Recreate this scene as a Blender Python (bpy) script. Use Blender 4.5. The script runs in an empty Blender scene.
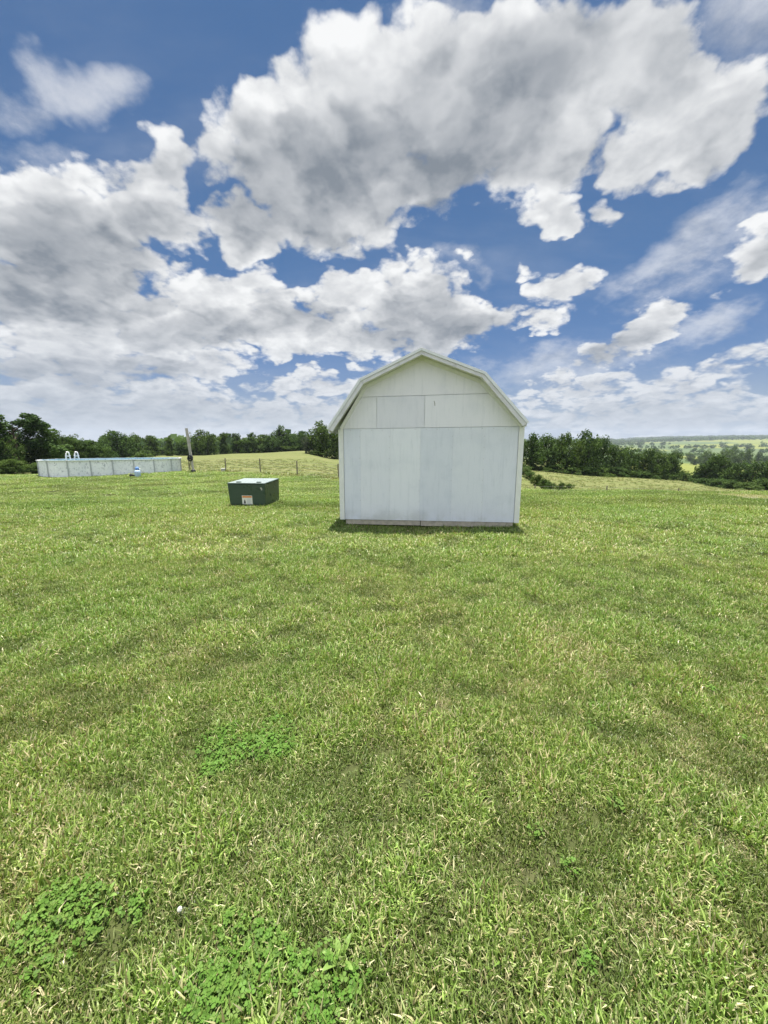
import bpy, bmesh, math, random
import numpy as np
from mathutils import Vector, Matrix, Euler

random.seed(11)
rng = np.random.default_rng(11)
S = bpy.context.scene
COL = S.collection
RAD = math.radians

# ------------------------------------------------------------------ camera
F_PX = 385.0
PITCH = math.atan(67 / 385)
EYE = 1.55
cd = bpy.data.cameras.new('camera')
cd.sensor_fit = 'VERTICAL'
cd.sensor_height = 36.0
cd.lens = 36.0 * F_PX / 1024
cd.clip_start = 0.05
cd.clip_end = 20000
cam = bpy.data.objects.new('camera', cd)
COL.objects.link(cam)
cam.location = (0, 0, EYE)
cam.rotation_euler = (math.pi / 2 - PITCH, 0, 0)
S.camera = cam

# ------------------------------------------------------------------ light and exposure
SUN_EL, SUN_AZ = RAD(83.5), RAD(4)          # azimuth measured from +Y towards +X
sd = bpy.data.lights.new('sun', 'SUN')
sd.energy = 4.4
sd.angle = RAD(0.6)
sd.color = (1.0, 0.955, 0.88)
sun = bpy.data.objects.new('sun', sd)
COL.objects.link(sun)
sdir = Vector((math.sin(SUN_AZ) * math.cos(SUN_EL), math.cos(SUN_AZ) * math.cos(SUN_EL), math.sin(SUN_EL)))
sun.rotation_euler = sdir.to_track_quat('Z', 'Y').to_euler()
sun.location = (0, 0, 60)
S.view_settings.view_transform = 'Standard'
S.view_settings.look = 'None'
S.view_settings.gamma = 1
S.view_settings.exposure = 1.24
S.view_settings.use_curve_mapping = False


# ------------------------------------------------------------------ pixel helpers (used to find where things stand)
cp, sp = math.cos(PITCH), math.sin(PITCH)


def pix_dir(px, py):
    a, b = (px - 384) / F_PX, (512 - py) / F_PX
    return Vector((a, cp + b * sp, -sp + b * cp)).normalized()


# ------------------------------------------------------------------ node helper
class NT:
    def __init__(self, tree):
        self.t = tree
        self.n = tree.nodes
        self.l = tree.links

    def new(self, kind, **kw):
        nd = self.n.new(kind)
        for k, v in kw.items():
            setattr(nd, k, v)
        return nd

    def put(self, sock, v):
        if v is None:
            return
        if isinstance(v, bpy.types.NodeSocket):
            self.l.new(v, sock)
        else:
            sock.default_value = v

    def m(self, op, a, b=None, c=None, clamp=False):
        nd = self.new('ShaderNodeMath', operation=op, use_clamp=clamp)
        for i, v in enumerate((a, b, c)):
            self.put(nd.inputs[i], v)
        return nd.outputs[0]

    def vm(self, op, a, b=None, s=None):
        nd = self.new('ShaderNodeVectorMath', operation=op)
        self.put(nd.inputs[0], a)
        self.put(nd.inputs[1], b)
        if s is not None:
            self.put(nd.inputs['Scale'], s)
        return nd.outputs['Value'] if op in ('LENGTH', 'DOT_PRODUCT', 'DISTANCE') else nd.outputs['Vector']

    def m_after(self, vec, val):
        # the vector unchanged; asking for val first keeps the node chain short enough for the renderer's stack
        nd = self.new('ShaderNodeVectorMath', operation='MULTIPLY_ADD')
        self.put(nd.inputs[0], val)
        nd.inputs[1].default_value = (1e-9, 0, 0)
        self.put(nd.inputs[2], vec)
        return nd.outputs['Vector']

    def noise(self, vec, scale, detail=4, rough=0.55, dist=0.0, out='Fac', lac=2.0):
        nd = self.new('ShaderNodeTexNoise')
        self.put(nd.inputs['Vector'], vec)
        nd.inputs['Scale'].default_value = scale
        nd.inputs['Detail'].default_value = detail
        nd.inputs['Roughness'].default_value = rough
        nd.inputs['Distortion'].default_value = dist
        nd.inputs['Lacunarity'].default_value = lac
        return nd.outputs[out]

    def ramp(self, v, a, b, c=0.0, d=1.0, smooth=True):
        nd = self.new('ShaderNodeMapRange', interpolation_type='SMOOTHSTEP' if smooth else 'LINEAR')
        self.put(nd.inputs['Value'], v)
        for nm, q in (('From Min', a), ('From Max', b), ('To Min', c), ('To Max', d)):
            self.put(nd.inputs[nm], q)
        return nd.outputs['Result']

    def mix(self, f, a, b, blend='MIX'):
        nd = self.new('ShaderNodeMix', data_type='RGBA', blend_type=blend)
        self.put(nd.inputs[0], f)
        self.put(nd.inputs[6], a)
        self.put(nd.inputs[7], b)
        return nd.outputs[2]


def rgb(r, g, b):
    return (r, g, b, 1.0)


# ------------------------------------------------------------------ sky: Nishita air with cumulus in it
W = bpy.data.worlds.new('World')
S.world = W
W.use_nodes = True
W.node_tree.nodes.clear()
w = NT(W.node_tree)
SKY_STRENGTH = 0.1
sky = w.new('ShaderNodeTexSky', sky_type='NISHITA', sun_disc=False, sun_elevation=SUN_EL, sun_rotation=SUN_AZ,
            altitude=200, air_density=1.0, dust_density=1.2, ozone_density=2.5)
gen = w.new('ShaderNodeTexCoord').outputs['Generated']
sepd = w.new('ShaderNodeSeparateXYZ')
w.put(sepd.inputs[0], gen)
dz = sepd.outputs['Z']
air = w.mix(w.ramp(dz, 0.05, 0.45), rgb(0.135, 0.225, 0.355), rgb(0.135, 0.255, 0.350))
blue = w.mix(1.0, sky.outputs[0], air, 'MULTIPLY')

# clouds: centre x, y, half width, half height, tilt, weight (angles read off as photo pixels, then turned into directions)
CLOUDS = [
    (300, 165, 92, 88, 10, 1.0), (365, 120, 110, 98, 20, 1.1), (440, 95, 110, 100, 10, 1.1), (520, 75, 115, 100, 0, 1.1),
    (610, 60, 95, 85, 0, 1.0), (340, 205, 120, 62, 0, 1.0), (450, 165, 110, 60, 8, 1.0), (540, 150, 90, 55, 0, 0.9),
    (245, 235, 36, 34, 0, 0.9), (690, 120, 130, 48, 22, 0.95), (665, 160, 90, 36, 10, 0.8), (635, 112, 60, 36, 10, 0.95), 
    (556, 218, 40, 26, 0, 0.8), (612, 212, 24, 22, 30, 0.7), (760, 250, 44, 34, 30, 0.75),
    (535, 264, 15, 9, 0, 0.3), (562, 289, 38, 20, 14, 0.8), (465, 265, 20, 12, 0, 0.22), (648, 330, 50, 24, 22, 0.95),
    (600, 352, 40, 16, 20, 0.7), (545, 320, 34, 12, 5, 0.7), (722, 293, 24, 9, 8, 0.3),
    (405, 308, 66, 50, 0, 1.0), (440, 325, 70, 42, 0, 1.0), (345, 296, 62, 30, 12, 0.9), (490, 318, 48, 24, 0, 0.85),
    (380, 345, 60, 26, 0, 0.8),
    (60, 240, 110, 82, 0, 1.1), (150, 215, 66, 60, 0, 1.0), (162, 168, 44, 44, 0, 0.85), (30, 285, 100, 50, 0, 1.0),
    (20, 200, 60, 42, 0, 0.9), (110, 180, 60, 40, 0, 0.8), (205, 305, 78, 40, 0, 1.0), (245, 330, 60, 30, 0, 0.8),
    (285, 348, 34, 17, 0, 0.8), (80, 350, 140, 42, 0, 0.9), (70, 318, 26, 14, 0, 0.6), (180, 365, 90, 30, 0, 0.8),
    (330, 385, 80, 22, 5, 0.7), (130, 325, 150, 48, 0, 1.0), (290, 330, 110, 34, 0, 0.95), (250, 290, 70, 28, 0, 0.9),
    (120, 415, 260, 52, 0, 0.75), (330, 425, 200, 36, 0, 0.7), (650, 415, 190, 36, 0, 0.62), (690, 378, 120, 22, 14, 0.55),
    (570, 392, 90, 24, 6, 0.55), (-90, 330, 110, 130, 0, 0.9), (-60, 120, 70, 60, 0, 0.6), (880, 330, 90, 60, 0, 0.7),
    (880, 60, 110, 80, 0, 0.8), (500, -110, 180, 70, 0, 0.9), (170, -160, 120, 60, 0, 0.7),
]
WISPS = [
    (45, 62, 46, 24, -40, 0.7), (92, 78, 54, 30, -15, 1.0), (8, 80, 34, 30, 0, 0.6), (40, 145, 44, 18, 0, 0.3), (745, 25, 80, 50, 30, 1.0),
    (690, 245, 120, 30, 27, 1.1), (715, 325, 60, 16, 18, 0.9), (680, 285, 70, 18, 20, 0.6), (465, 265, 26, 16, 0, 0.6), (560, 365, 110, 26, 8, 0.9), (430, 20, 70, 40, 20, 0.8),
]
SHADE = [
    (310, 200, 110, 60, 0, 0.9), (420, 175, 120, 58, 8, 1.0), (500, 120, 90, 60, 40, 0.7), (580, 60, 40, 70, 35, 0.35),
    (430, 110, 30, 60, 30, 0.5), (740, 140, 70, 28, 20, 0.5), (560, 170, 80, 36, 0, 0.4), (40, 265, 130, 46, 0, 1.0),
    (110, 240, 80, 40, 0, 0.5), (220, 325, 60, 18, 0, 0.6), (410, 325, 44, 30, 20, 0.8), (95, 372, 140, 16, 0, 0.7),
    (610, 352, 44, 10, 20, 0.7), (765, 255, 30, 22, 20, 0.5), (120, 415, 240, 22, 0, 0.5), (650, 418, 180, 14, 0, 0.4),
    (500, -90, 170, 60, 0, 0.7), (300, 235, 70, 20, 0, 0.5), (45, 300, 120, 26, 0, 0.8), (205, 335, 70, 14, 0, 0.6), (430, 335, 80, 22, 0, 0.8), (300, 315, 60, 16, 0, 0.5), (150, 235, 60, 24, 0, 0.5), (640, 100, 70, 30, 30, 0.4),
]


def ellipse_axes(cx, cy, rx, ry, rot):
    # two vectors, square to the cloud's own direction, whose dot products give its local coordinates in radii
    a = RAD(rot)
    c = pix_dir(cx, cy)
    pxv = pix_dir(cx + 2 * math.cos(a), cy - 2 * math.sin(a)) - pix_dir(cx - 2 * math.cos(a), cy + 2 * math.sin(a))
    pyv = pix_dir(cx - 2 * math.sin(a), cy - 2 * math.cos(a)) - pix_dir(cx + 2 * math.sin(a), cy + 2 * math.cos(a))
    x = (pxv - c * pxv.dot(c)).normalized()
    y = c.cross(x)
    return x / (pxv.length / 4 * rx), y / (pyv.length / 4 * ry)


def blob_field(vec, items, base, soft):
    acc = base
    v = vec
    for i, it in enumerate(items):
        if i and i % 8 == 0:
            v = w.m_after(vec, acc)
        p, q = ellipse_axes(*it[:5])
        a = w.vm('DOT_PRODUCT', v, p)
        b = w.vm('DOT_PRODUCT', v, q)
        r2 = w.m('MULTIPLY_ADD', b, b, w.m('MULTIPLY', a, a))
        k = max(it[5], 0.30) * 0.78
        acc = w.m('SMOOTH_MAX', acc, w.m('MULTIPLY_ADD', r2, -k, it[5] * 0.74), soft)
    return acc


base = w.ramp(sepd.outputs['Y'], 0.35, -0.15, -0.55, 0.20)
zc = w.m('ADD', w.m('MAXIMUM', dz, 0.0), 0.38)
P = w.vm('SCALE', gen, s=w.m('DIVIDE', 1.0, zc))
wn = w.vm('SUBTRACT', w.noise(P, 4.2, 4, 0.60, out='Color'), (0.5, 0.5, 0.5))
wn0 = w.vm('MULTIPLY', P, (0.6, 1.6, 1.6))
wd = w.vm('ADD', gen, w.vm('SCALE', wn, s=w.m('MULTIPLY', zc, 0.22)))
B = blob_field(wd, CLOUDS, base, 0.12)
n1 = w.noise(P, 7.5, 10, 0.66)
n2 = w.noise(w.vm('ADD', P, (0.008, 0.012, 0.034)), 7.0, 7, 0.60)       # the same field a little nearer the sun
vo = w.new('ShaderNodeTexVoronoi', feature='F1')
w.put(vo.inputs['Vector'], w.vm('ADD', P, w.vm('SCALE', wn, s=0.25)))
vo.inputs['Scale'].default_value = 11.0
vo.inputs['Detail'].default_value = 1.0
vo.inputs['Roughness'].default_value = 0.5
bil = w.m('SUBTRACT', 0.42, vo.outputs['Distance'])
vo2 = w.new('ShaderNodeTexVoronoi', feature='F1')
w.put(vo2.inputs['Vector'], w.vm('ADD', w.vm('ADD', P, w.vm('SCALE', wn, s=0.25)), (0.010, 0.016, 0.038)))
vo2.inputs['Scale'].default_value = 11.0
vo2.inputs['Detail'].default_value = 1.0
vo2.inputs['Roughness'].default_value = 0.5
puff = w.m('SUBTRACT', vo2.outputs['Distance'], vo.outputs['Distance'])      # > 0 on the sunward side of each billow
D1 = w.m('ADD', w.m('MULTIPLY_ADD', w.m('SUBTRACT', n1, 0.5), 1.10, B), w.m('MULTIPLY', bil, 0.50))
wispb = blob_field(wd, WISPS, -0.6, 0.10)
wa = w.m('MULTIPLY', w.ramp(w.m('MULTIPLY_ADD', w.m('SUBTRACT', n1, 0.5), 2.0, w.m('MULTIPLY', wispb, 0.9)), -0.25, 1.05), 0.62)
veil = w.m('MULTIPLY', w.ramp(w.noise(wn0, 2.3, 5, 0.6), 0.42, 0.85), 0.16)
alpha0 = w.ramp(D1, -0.11, 0.21)
alpha = w.m('MAXIMUM', alpha0, w.m('MAXIMUM', wa, veil))
relief = w.m('SUBTRACT', n1, n2)                       # > 0 on the side that faces the sun
wd2 = w.vm('ADD', P, w.vm('SCALE', wn, s=0.12))
shade_b = w.m('SMOOTH_MIN', blob_field(wd, [(a_, b_, c_ * 1.25, d_ * 1.25, e_, f_) for a_, b_, c_, d_, e_, f_ in SHADE], 0.0, 0.12), 0.46, 0.25)
thick = w.m('MINIMUM', w.m('MAXIMUM', D1, 0.0), 1.3)
# broad billows: the same trick with a coarser field and a longer step
b1 = w.noise(wd2, 5.0, 3, 0.5)
b2 = w.noise(w.vm('ADD', wd2, (0.03, 0.05, 0.11)), 5.0, 3, 0.5)
bulge = w.m('SUBTRACT', b1, b2)
inner = w.ramp(D1, 0.25, 1.0, 1.0, 0.35)
g = w.m('MULTIPLY_ADD', w.m('MULTIPLY', relief, inner), -2.0, w.m('MULTIPLY_ADD', thick, 0.62, w.m('MULTIPLY', shade_b, w.ramp(b1, 0.3, 0.7, 1.7, 3.0, smooth=False))))
g = w.m('MULTIPLY_ADD', bulge, -0.9, g)
g = w.m('MULTIPLY_ADD', w.m('MULTIPLY', puff, inner), -0.95, w.m('MULTIPLY_ADD', bil, -0.25, g))
grey = w.m('POWER', w.ramp(g, -0.15, 2.1, smooth=False), 0.85)
lit = w.mix(grey, rgb(3.95, 3.98, 4.0), rgb(0.92, 1.06, 1.24))
# unseen back clouds, facing the sun, boosted to fill the shaded shed wall
lit = w.vm('SCALE', lit, s=w.ramp(sepd.outputs['Y'], 0.15, -0.45, 1.0, 2.4))
# clouds far off sink into the pale air above the horizon
low = w.ramp(dz, 0.0, 0.30, 0.55, 0.0)
lit = w.mix(low, lit, rgb(1.62, 1.92, 2.36))
skyc = w.mix(alpha, w.mix(w.ramp(dz, -0.02, 0.22, 0.9, 0.0), blue, rgb(1.62, 1.92, 2.36)), lit)
bg = w.new('ShaderNodeBackground')
w.put(bg.inputs['Color'], skyc)
bg.inputs['Strength'].default_value = SKY_STRENGTH
wo = w.new('ShaderNodeOutputWorld')
w.l.new(bg.outputs[0], wo.inputs['Surface'])
W.cycles.sampling_method = 'MANUAL'
W.cycles.sample_map_resolution = 512

# ------------------------------------------------------------------ object helpers
def obj(name, me, mat=None, parent=None):
    o = bpy.data.objects.new(name, me)
    COL.objects.link(o)
    if mat is not None:
        me.materials.clear()
        me.materials.append(mat)
    if parent is not None:
        o.parent = parent
    return o


def tag(o, label=None, cat=None, group=None, kind=None):
    if label:
        o['label'] = label
    if cat:
        o['category'] = cat
    if group:
        o['group'] = group
    if kind:
        o['kind'] = kind
    return o


def thing(name, label, cat, loc, rz=0.0, group=None):
    o = bpy.data.objects.new(name, None)
    COL.objects.link(o)
    o.location = loc
    o.rotation_euler = (0, 0, rz)
    o.empty_display_size = 0.2
    return tag(o, label, cat, group)


class MB:
    """collects boxes, prisms, tubes and lathes into one mesh"""

    def __init__(self):
        self.bm = bmesh.new()

    def box(self, x0, x1, y0, y1, z0, z1, M=None):
        r = bmesh.ops.create_cube(self.bm, size=1.0)
        bmesh.ops.scale(self.bm, vec=(x1 - x0, y1 - y0, z1 - z0), verts=r['verts'])
        bmesh.ops.translate(self.bm, vec=((x0 + x1) / 2, (y0 + y1) / 2, (z0 + z1) / 2), verts=r['verts'])
        if M is not None:
            bmesh.ops.transform(self.bm, matrix=M, verts=r['verts'])
        return r['verts']

    def hexa(self, pts):
        """eight corners: bottom four, then top four, both going round the same way"""
        v = [self.bm.verts.new(q) for q in pts]
        for f in ((3, 2, 1, 0), (4, 5, 6, 7), (0, 1, 5, 4), (1, 2, 6, 5), (2, 3, 7, 6), (3, 0, 4, 7)):
            self.bm.faces.new([v[i] for i in f])

    def prism(self, xz, y0, y1):
        """outline in x-z, pushed along y"""
        a = [self.bm.verts.new((x, y0, z)) for x, z in xz]
        b = [self.bm.verts.new((x, y1, z)) for x, z in xz]
        n = len(xz)
        self.bm.faces.new(a)
        self.bm.faces.new(b[::-1])
        for i in range(n):
            j = (i + 1) % n
            self.bm.faces.new((a[j], a[i], b[i], b[j]))

    def tube(self, pts, rad, seg=8, cap=True):
        rings = []
        n = len(pts)
        pts = [Vector(q) for q in pts]
        rads = rad if hasattr(rad, '__len__') else [rad] * n
        for i, q in enumerate(pts):
            t = (pts[min(i + 1, n - 1)] - pts[max(i - 1, 0)]).normalized()
            h = Vector((0, 0, 1)) if abs(t.z) < 0.9 else Vector((1, 0, 0))
            u = t.cross(h).normalized()
            v = t.cross(u)
            rings.append([self.bm.verts.new(q + (u * math.cos(2 * math.pi * k / seg) + v * math.sin(2 * math.pi * k / seg)) * rads[i]) for k in range(seg)])
        for i in range(n - 1):
            for k in range(seg):
                j = (k + 1) % seg
                self.bm.faces.new((rings[i][k], rings[i][j], rings[i + 1][j], rings[i + 1][k]))
        if cap:
            self.bm.faces.new(rings[0][::-1])
            self.bm.faces.new(rings[-1])

    def lathe(self, prof, cx=0, cy=0, seg=20):
        rings = []
        for r, z in prof:
            rings.append([self.bm.verts.new((cx + r * math.cos(2 * math.pi * k / seg), cy + r * math.sin(2 * math.pi * k / seg), z)) for k in range(seg)])
        for i in range(len(prof) - 1):
            for k in range(seg):
                j = (k + 1) % seg
                self.bm.faces.new((rings[i][k], rings[i][j], rings[i + 1][j], rings[i + 1][k]))
        self.bm.faces.new(rings[0][::-1])
        self.bm.faces.new(rings[-1])

    def build(self, name, mat, parent=None, bevel=0.0, smooth=False):
        bmesh.ops.recalc_face_normals(self.bm, faces=self.bm.faces[:])
        if bevel:
            bmesh.ops.bevel(self.bm, geom=self.bm.edges[:], offset=bevel, segments=1, affect='EDGES', clamp_overlap=True)
        me = bpy.data.meshes.new(name)
        self.bm.to_mesh(me)
        self.bm.free()
        if smooth:
            me.polygons.foreach_set('use_smooth', [True] * len(me.polygons))
        return obj(name, me, mat, parent)


def np_mesh(name, verts, faces_flat, nper, col=None, smooth=False):
    """mesh from arrays; faces_flat is (n, nper) vertex numbers; col is one colour per vertex"""
    me = bpy.data.meshes.new(name)
    nv, nf = len(verts), len(faces_flat)
    me.vertices.add(nv)
    me.vertices.foreach_set('co', np.asarray(verts, np.float32).ravel())
    me.loops.add(nf * nper)
    me.loops.foreach_set('vertex_index', np.asarray(faces_flat, np.int32).ravel())
    me.polygons.add(nf)
    me.polygons.foreach_set('loop_start', np.arange(0, nf * nper, nper, dtype=np.int32))
    me.polygons.foreach_set('loop_total', np.full(nf, nper, np.int32))
    if smooth:
        me.polygons.foreach_set('use_smooth', np.ones(nf, bool))
    me.update(calc_edges=True)
    if col is not None:
        a = me.color_attributes.new('tint', 'FLOAT_COLOR', 'POINT')
        c4 = np.ones((nv, 4), np.float32)
        c4[:, :3] = col
        a.data.foreach_set('color', c4.ravel())
    return me


def surf(name, rough=0.6, spec=0.4, metal=0.0):
    """a material with its Principled shader, coordinates and node helper"""
    m = bpy.data.materials.new(name)
    m.use_nodes = True
    n = NT(m.node_tree)
    bs = next(x for x in n.n if x.type == 'BSDF_PRINCIPLED')
    bs.inputs['Roughness'].default_value = rough
    bs.inputs['Specular IOR Level'].default_value = spec
    bs.inputs['Metallic'].default_value = metal
    return m, n, bs


def add_bump(n, bs, height, strength, dist):
    b = n.new('ShaderNodeBump')
    b.inputs['Strength'].default_value = strength
    b.inputs['Distance'].default_value = dist
    n.put(b.inputs['Height'], height)
    n.put(bs.inputs['Normal'], b.outputs[0])


def plain(name, c, rough=0.5, spec=0.4, metal=0.0, vary=0.12, scale=9.0):
    """painted or raw stuff with slight blotches of its own colour"""
    m, n, bs = surf(name, rough, spec, metal)
    co = n.new('ShaderNodeTexCoord').outputs['Object']
    f = n.noise(co, scale, 5, 0.6)
    k = n.ramp(f, 0.3, 0.7, 1 - vary, 1 + vary, smooth=False)
    n.put(bs.inputs['Base Color'], n.mix(1.0, rgb(*c), n.vm('SCALE', (1, 1, 1), s=k), 'MULTIPLY'))
    n.put(bs.inputs['Roughness'], n.ramp(f, 0.3, 0.7, rough - 0.08, rough + 0.08, smooth=False))
    return m


# ------------------------------------------------------------------ the lie of the land
# columns: sideways slope x/y, then (distance ahead, how far below the level line it shows, in photo pixels)
LAND = [
    (-1.15, [(20, 64), (31, 33), (45, 31), (100, 15), (400, 7), (4000, 2)]),
    (-0.90, [(20, 62), (31, 32), (45, 30), (60, 23), (130, 13), (400, 7), (4000, 1)]),
    (-0.50, [(20, 57), (34, 28), (60, 19), (130, 10.5), (300, 7), (4000, 1)]),
    (-0.35, [(20, 54), (34.5, 27.5), (60, 19), (120, 8.5), (200, 8), (4000, 1)]),
    (-0.20, [(20, 52), (33, 31), (60, 20), (120, 5.5), (150, 6.5), (4000, 1)]),
    (-0.12, [(20, 51), (31, 34), (60, 23), (100, 14), (150, 10), (4000, 1)]),
    (0.10, [(20, 47), (27, 40), (40, 39), (80, 22), (150, 15), (4000, 1)]),
    (0.35, [(17.5, 46.5), (22, 51), (38, 44.5), (70, 25), (100, 23), (400, 13), (1000, 3), (2500, -3), (4000, -4)]),
    (0.60, [(16, 47.5), (22, 54), (45, 45), (80, 31.5), (110, 35), (250, 29), (600, 13), (1000, 5), (2000, -2), (4000, -5)]),
    (0.76, [(15.5, 48), (22, 56), (55, 44.5), (75, 35), (100, 41), (250, 30), (350, 23), (600, 13), (1200, 4), (2000, -4), (4000, -7)]),
    (0.90, [(15, 48.5), (25, 57), (62, 45), (90, 47), (250, 33), (600, 15), (1200, 3), (2000, -5.5), (4000, -8)]),
    (1.15, [(15, 49.5), (25, 59), (60, 50), (90, 50), (250, 33), (600, 15), (1200, 3), (2000, -7), (4000, -9)]),
]
EDGE = [(-1.4, 52), (-1.15, 48), (-0.9, 43), (-0.7, 39), (-0.5, 35.6), (-0.2, 31.8), (-0.12, 29.8), (0.1, 26), (0.35, 20.5), (0.6, 19), (0.9, 18.5), (1.4, 18)]
_R = np.concatenate([np.arange(0, 60, 0.4), np.geomspace(60, 4500, 150)])
_TH = np.array([math.atan(c[0]) for c in LAND])


def _profiles():
    rows = []
    for u, pts in LAND:
        cth = math.cos(math.atan(u))
        r = [0.0, 11 / cth] + [y / cth for y, _ in pts] + [6000 / cth]
        h = [0.0, -0.03] + [EYE - y * q / 396.7 for y, q in pts]
        h.append(h[-1] * 1.0 if pts[-1][1] > 0 else h[-1])
        rows.append(np.interp(_R, r, h))
    rows = np.array(rows)
    for _ in range(3):                                     # round the kinks off
        k = rows.copy()
        k[:, 2:-2] = (rows[:, :-4] + 2 * rows[:, 1:-3] + 3 * rows[:, 2:-2] + 2 * rows[:, 3:-1] + rows[:, 4:]) / 9
        rows = k
    return rows


_H = _profiles()


def height(x, y):
    x = np.asarray(x, float)
    y = np.asarray(y, float)
    r = np.hypot(x, y)
    th = np.clip(np.arctan2(x, y), _TH[0], _TH[-1])
    fi = np.interp(th, _TH, np.arange(len(_TH)))
    i = np.clip(fi.astype(int), 0, len(_TH) - 2)
    t = fi - i
    t = t * t * (3 - 2 * t)
    fr = np.clip(np.interp(r, _R, np.arange(len(_R))), 0, len(_R) - 1.001)
    j = fr.astype(int)
    s = fr - j
    a = _H[i, j] * (1 - s) + _H[i, j + 1] * s
    b = _H[i + 1, j] * (1 - s) + _H[i + 1, j + 1] * s
    h = a * (1 - t) + b * t
    near = np.clip((r - 1.0) / 6, 0, 1) * np.clip((60 - r) / 20, 0, 1)
    return h + near * 0.018 * (np.sin(x * 1.7 + 0.6 * y) + np.sin(y * 2.3 - 0.9 * x + 1.0) + 0.7 * np.sin(3.7 * y + 2.1 * x))


def hz(x, y):
    return float(height(x, y))


def ground_at(px, py, rmax=400.0):
    """where the sight line through a photo pixel meets the land"""
    d = pix_dir(px, py)
    t, p = 0.5, None
    while t < rmax:
        q = Vector((0, 0, EYE)) + d * t
        if q.z <= hz(q.x, q.y):
            return q
        p = q
        t *= 1.01
        t += 0.01
    return p


def at(px, y):
    """a point on the land at distance y ahead, seen at photo column px"""
    x = (px - 384) / 391.0 * y
    for _ in range(3):
        x = (px - 384) / F_PX * (y * cp - (hz(x, y) - EYE) * sp)
    return Vector((x, y, hz(x, y)))


def lawn_edge(x, y):
    """> 0 on the mown side"""
    th = np.arctan2(x, np.maximum(y, 1e-3))
    e = np.interp(np.tan(np.clip(th, -0.95, 0.95)), [q[0] for q in EDGE], [q[1] for q in EDGE])
    wob = 0.25 * np.sin(x * 0.8) + 0.2 * np.sin(x * 0.31 + 1)
    return np.where(y > 0, e + wob - y, 5.0)


# ground sheet: rings round the camera's foot, fine ahead where the picture looks
ang_front = np.radians(np.linspace(-70, 70, 421))
ang_back = np.radians(np.linspace(70, 290, 45))[1:-1]
ANG = np.concatenate([ang_front, ang_back])
RR = np.concatenate([[0.3], np.arange(0.8, 14, 0.4), np.arange(14, 62, 0.4), np.geomspace(62, 4500, 120)])
A2, R2 = np.meshgrid(ANG, RR, indexing='xy')
GX, GY = R2 * np.sin(A2), R2 * np.cos(A2)
GZ = height(GX, GY)
na, nr = len(ANG), len(RR)
gv = np.stack([GX, GY, GZ], -1).reshape(-1, 3)
gv = np.vstack([gv, [[0, 0, hz(0, 0)]]])
ii, jj = np.meshgrid(np.arange(nr - 1), np.arange(na), indexing='ij')
jn = (jj + 1) % na
gf = np.stack([ii * na + jj, ii * na + jn, (ii + 1) * na + jn, (ii + 1) * na + jj], -1).reshape(-1, 4)
gf = gf[:, ::-1]
ctr = len(gv) - 1
tri = np.stack([np.full(na, ctr), np.arange(na), (np.arange(na) + 1) % na, np.full(na, ctr)], -1)
gme = np_mesh('ground', gv, gf, 4)
bm = bmesh.new()
bm.from_mesh(gme)
bm.verts.ensure_lookup_table()
for j in range(na):
    bm.faces.new((bm.verts[ctr], bm.verts[(j + 1) % na], bm.verts[j]))
bmesh.ops.recalc_face_normals(bm, faces=bm.faces[:])
if sum(f.normal.z for f in bm.faces) < 0:
    bmesh.ops.reverse_faces(bm, faces=bm.faces[:])
bm.to_mesh(gme)
bm.free()
gme.polygons.foreach_set('use_smooth', [True] * len(gme.polygons))
# what grows where: 1 = mown lawn, 0 = hay field; far = pasture and crop fields of the valley
zone = np.clip(lawn_edge(gv[:, 0], gv[:, 1]) / 0.5 + 0.5, 0, 1)
za = gme.attributes.new('lawn', 'FLOAT', 'POINT')
za.data.foreach_set('value', zone.astype(np.float32))
# the bare pale patch at the end of the lawn on the right
BARE = Vector((12.3, 12.6, 0))
bare = np.clip(1.25 - np.hypot((gv[:, 0] - BARE.x) / 1.0, (gv[:, 1] - BARE.y) / 1.4), 0, 1)
ba = gme.attributes.new('bare', 'FLOAT', 'POINT')
ba.data.foreach_set('value', bare.astype(np.float32))

gm, n, bs = surf('ground_growth', 0.9, 0.15)
pos = n.new('ShaderNodeNewGeometry').outputs['Position']
at_lawn = n.new('ShaderNodeAttribute', attribute_name='lawn').outputs['Fac']
at_bare = n.new('ShaderNodeAttribute', attribute_name='bare').outputs['Fac']
lo = n.noise(pos, 0.35, 4, 0.6)
mid = n.noise(pos, 2.6, 5, 0.65)
fine = n.noise(pos, 38.0, 4, 0.7)
lawn = n.mix(n.ramp(lo, 0.35, 0.65), rgb(0.068, 0.086, 0.026), rgb(0.098, 0.105, 0.038))
lawn = n.mix(n.ramp(mid, 0.45, 0.75, 0, 0.6), lawn, rgb(0.125, 0.115, 0.06))
lawn = n.mix(n.ramp(fine, 0.35, 0.7, 0, 0.55), lawn, rgb(0.040, 0.046, 0.018))
fv = n.new('ShaderNodeMapping', vector_type='POINT')
n.put(fv.inputs['Vector'], pos)
fv.inputs['Scale'].default_value = (0.05, 0.16, 0.05)
hlo = n.noise(fv.outputs[0], 1.0, 5, 0.6)
hfi = n.noise(pos, 1.1, 6, 0.75)
hay = n.mix(n.ramp(hlo, 0.35, 0.65), rgb(0.128, 0.148, 0.046), rgb(0.168, 0.172, 0.066))
hay = n.mix(n.ramp(hfi, 0.42, 0.72, 0, 0.7), hay, rgb(0.080, 0.108, 0.032))
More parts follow.
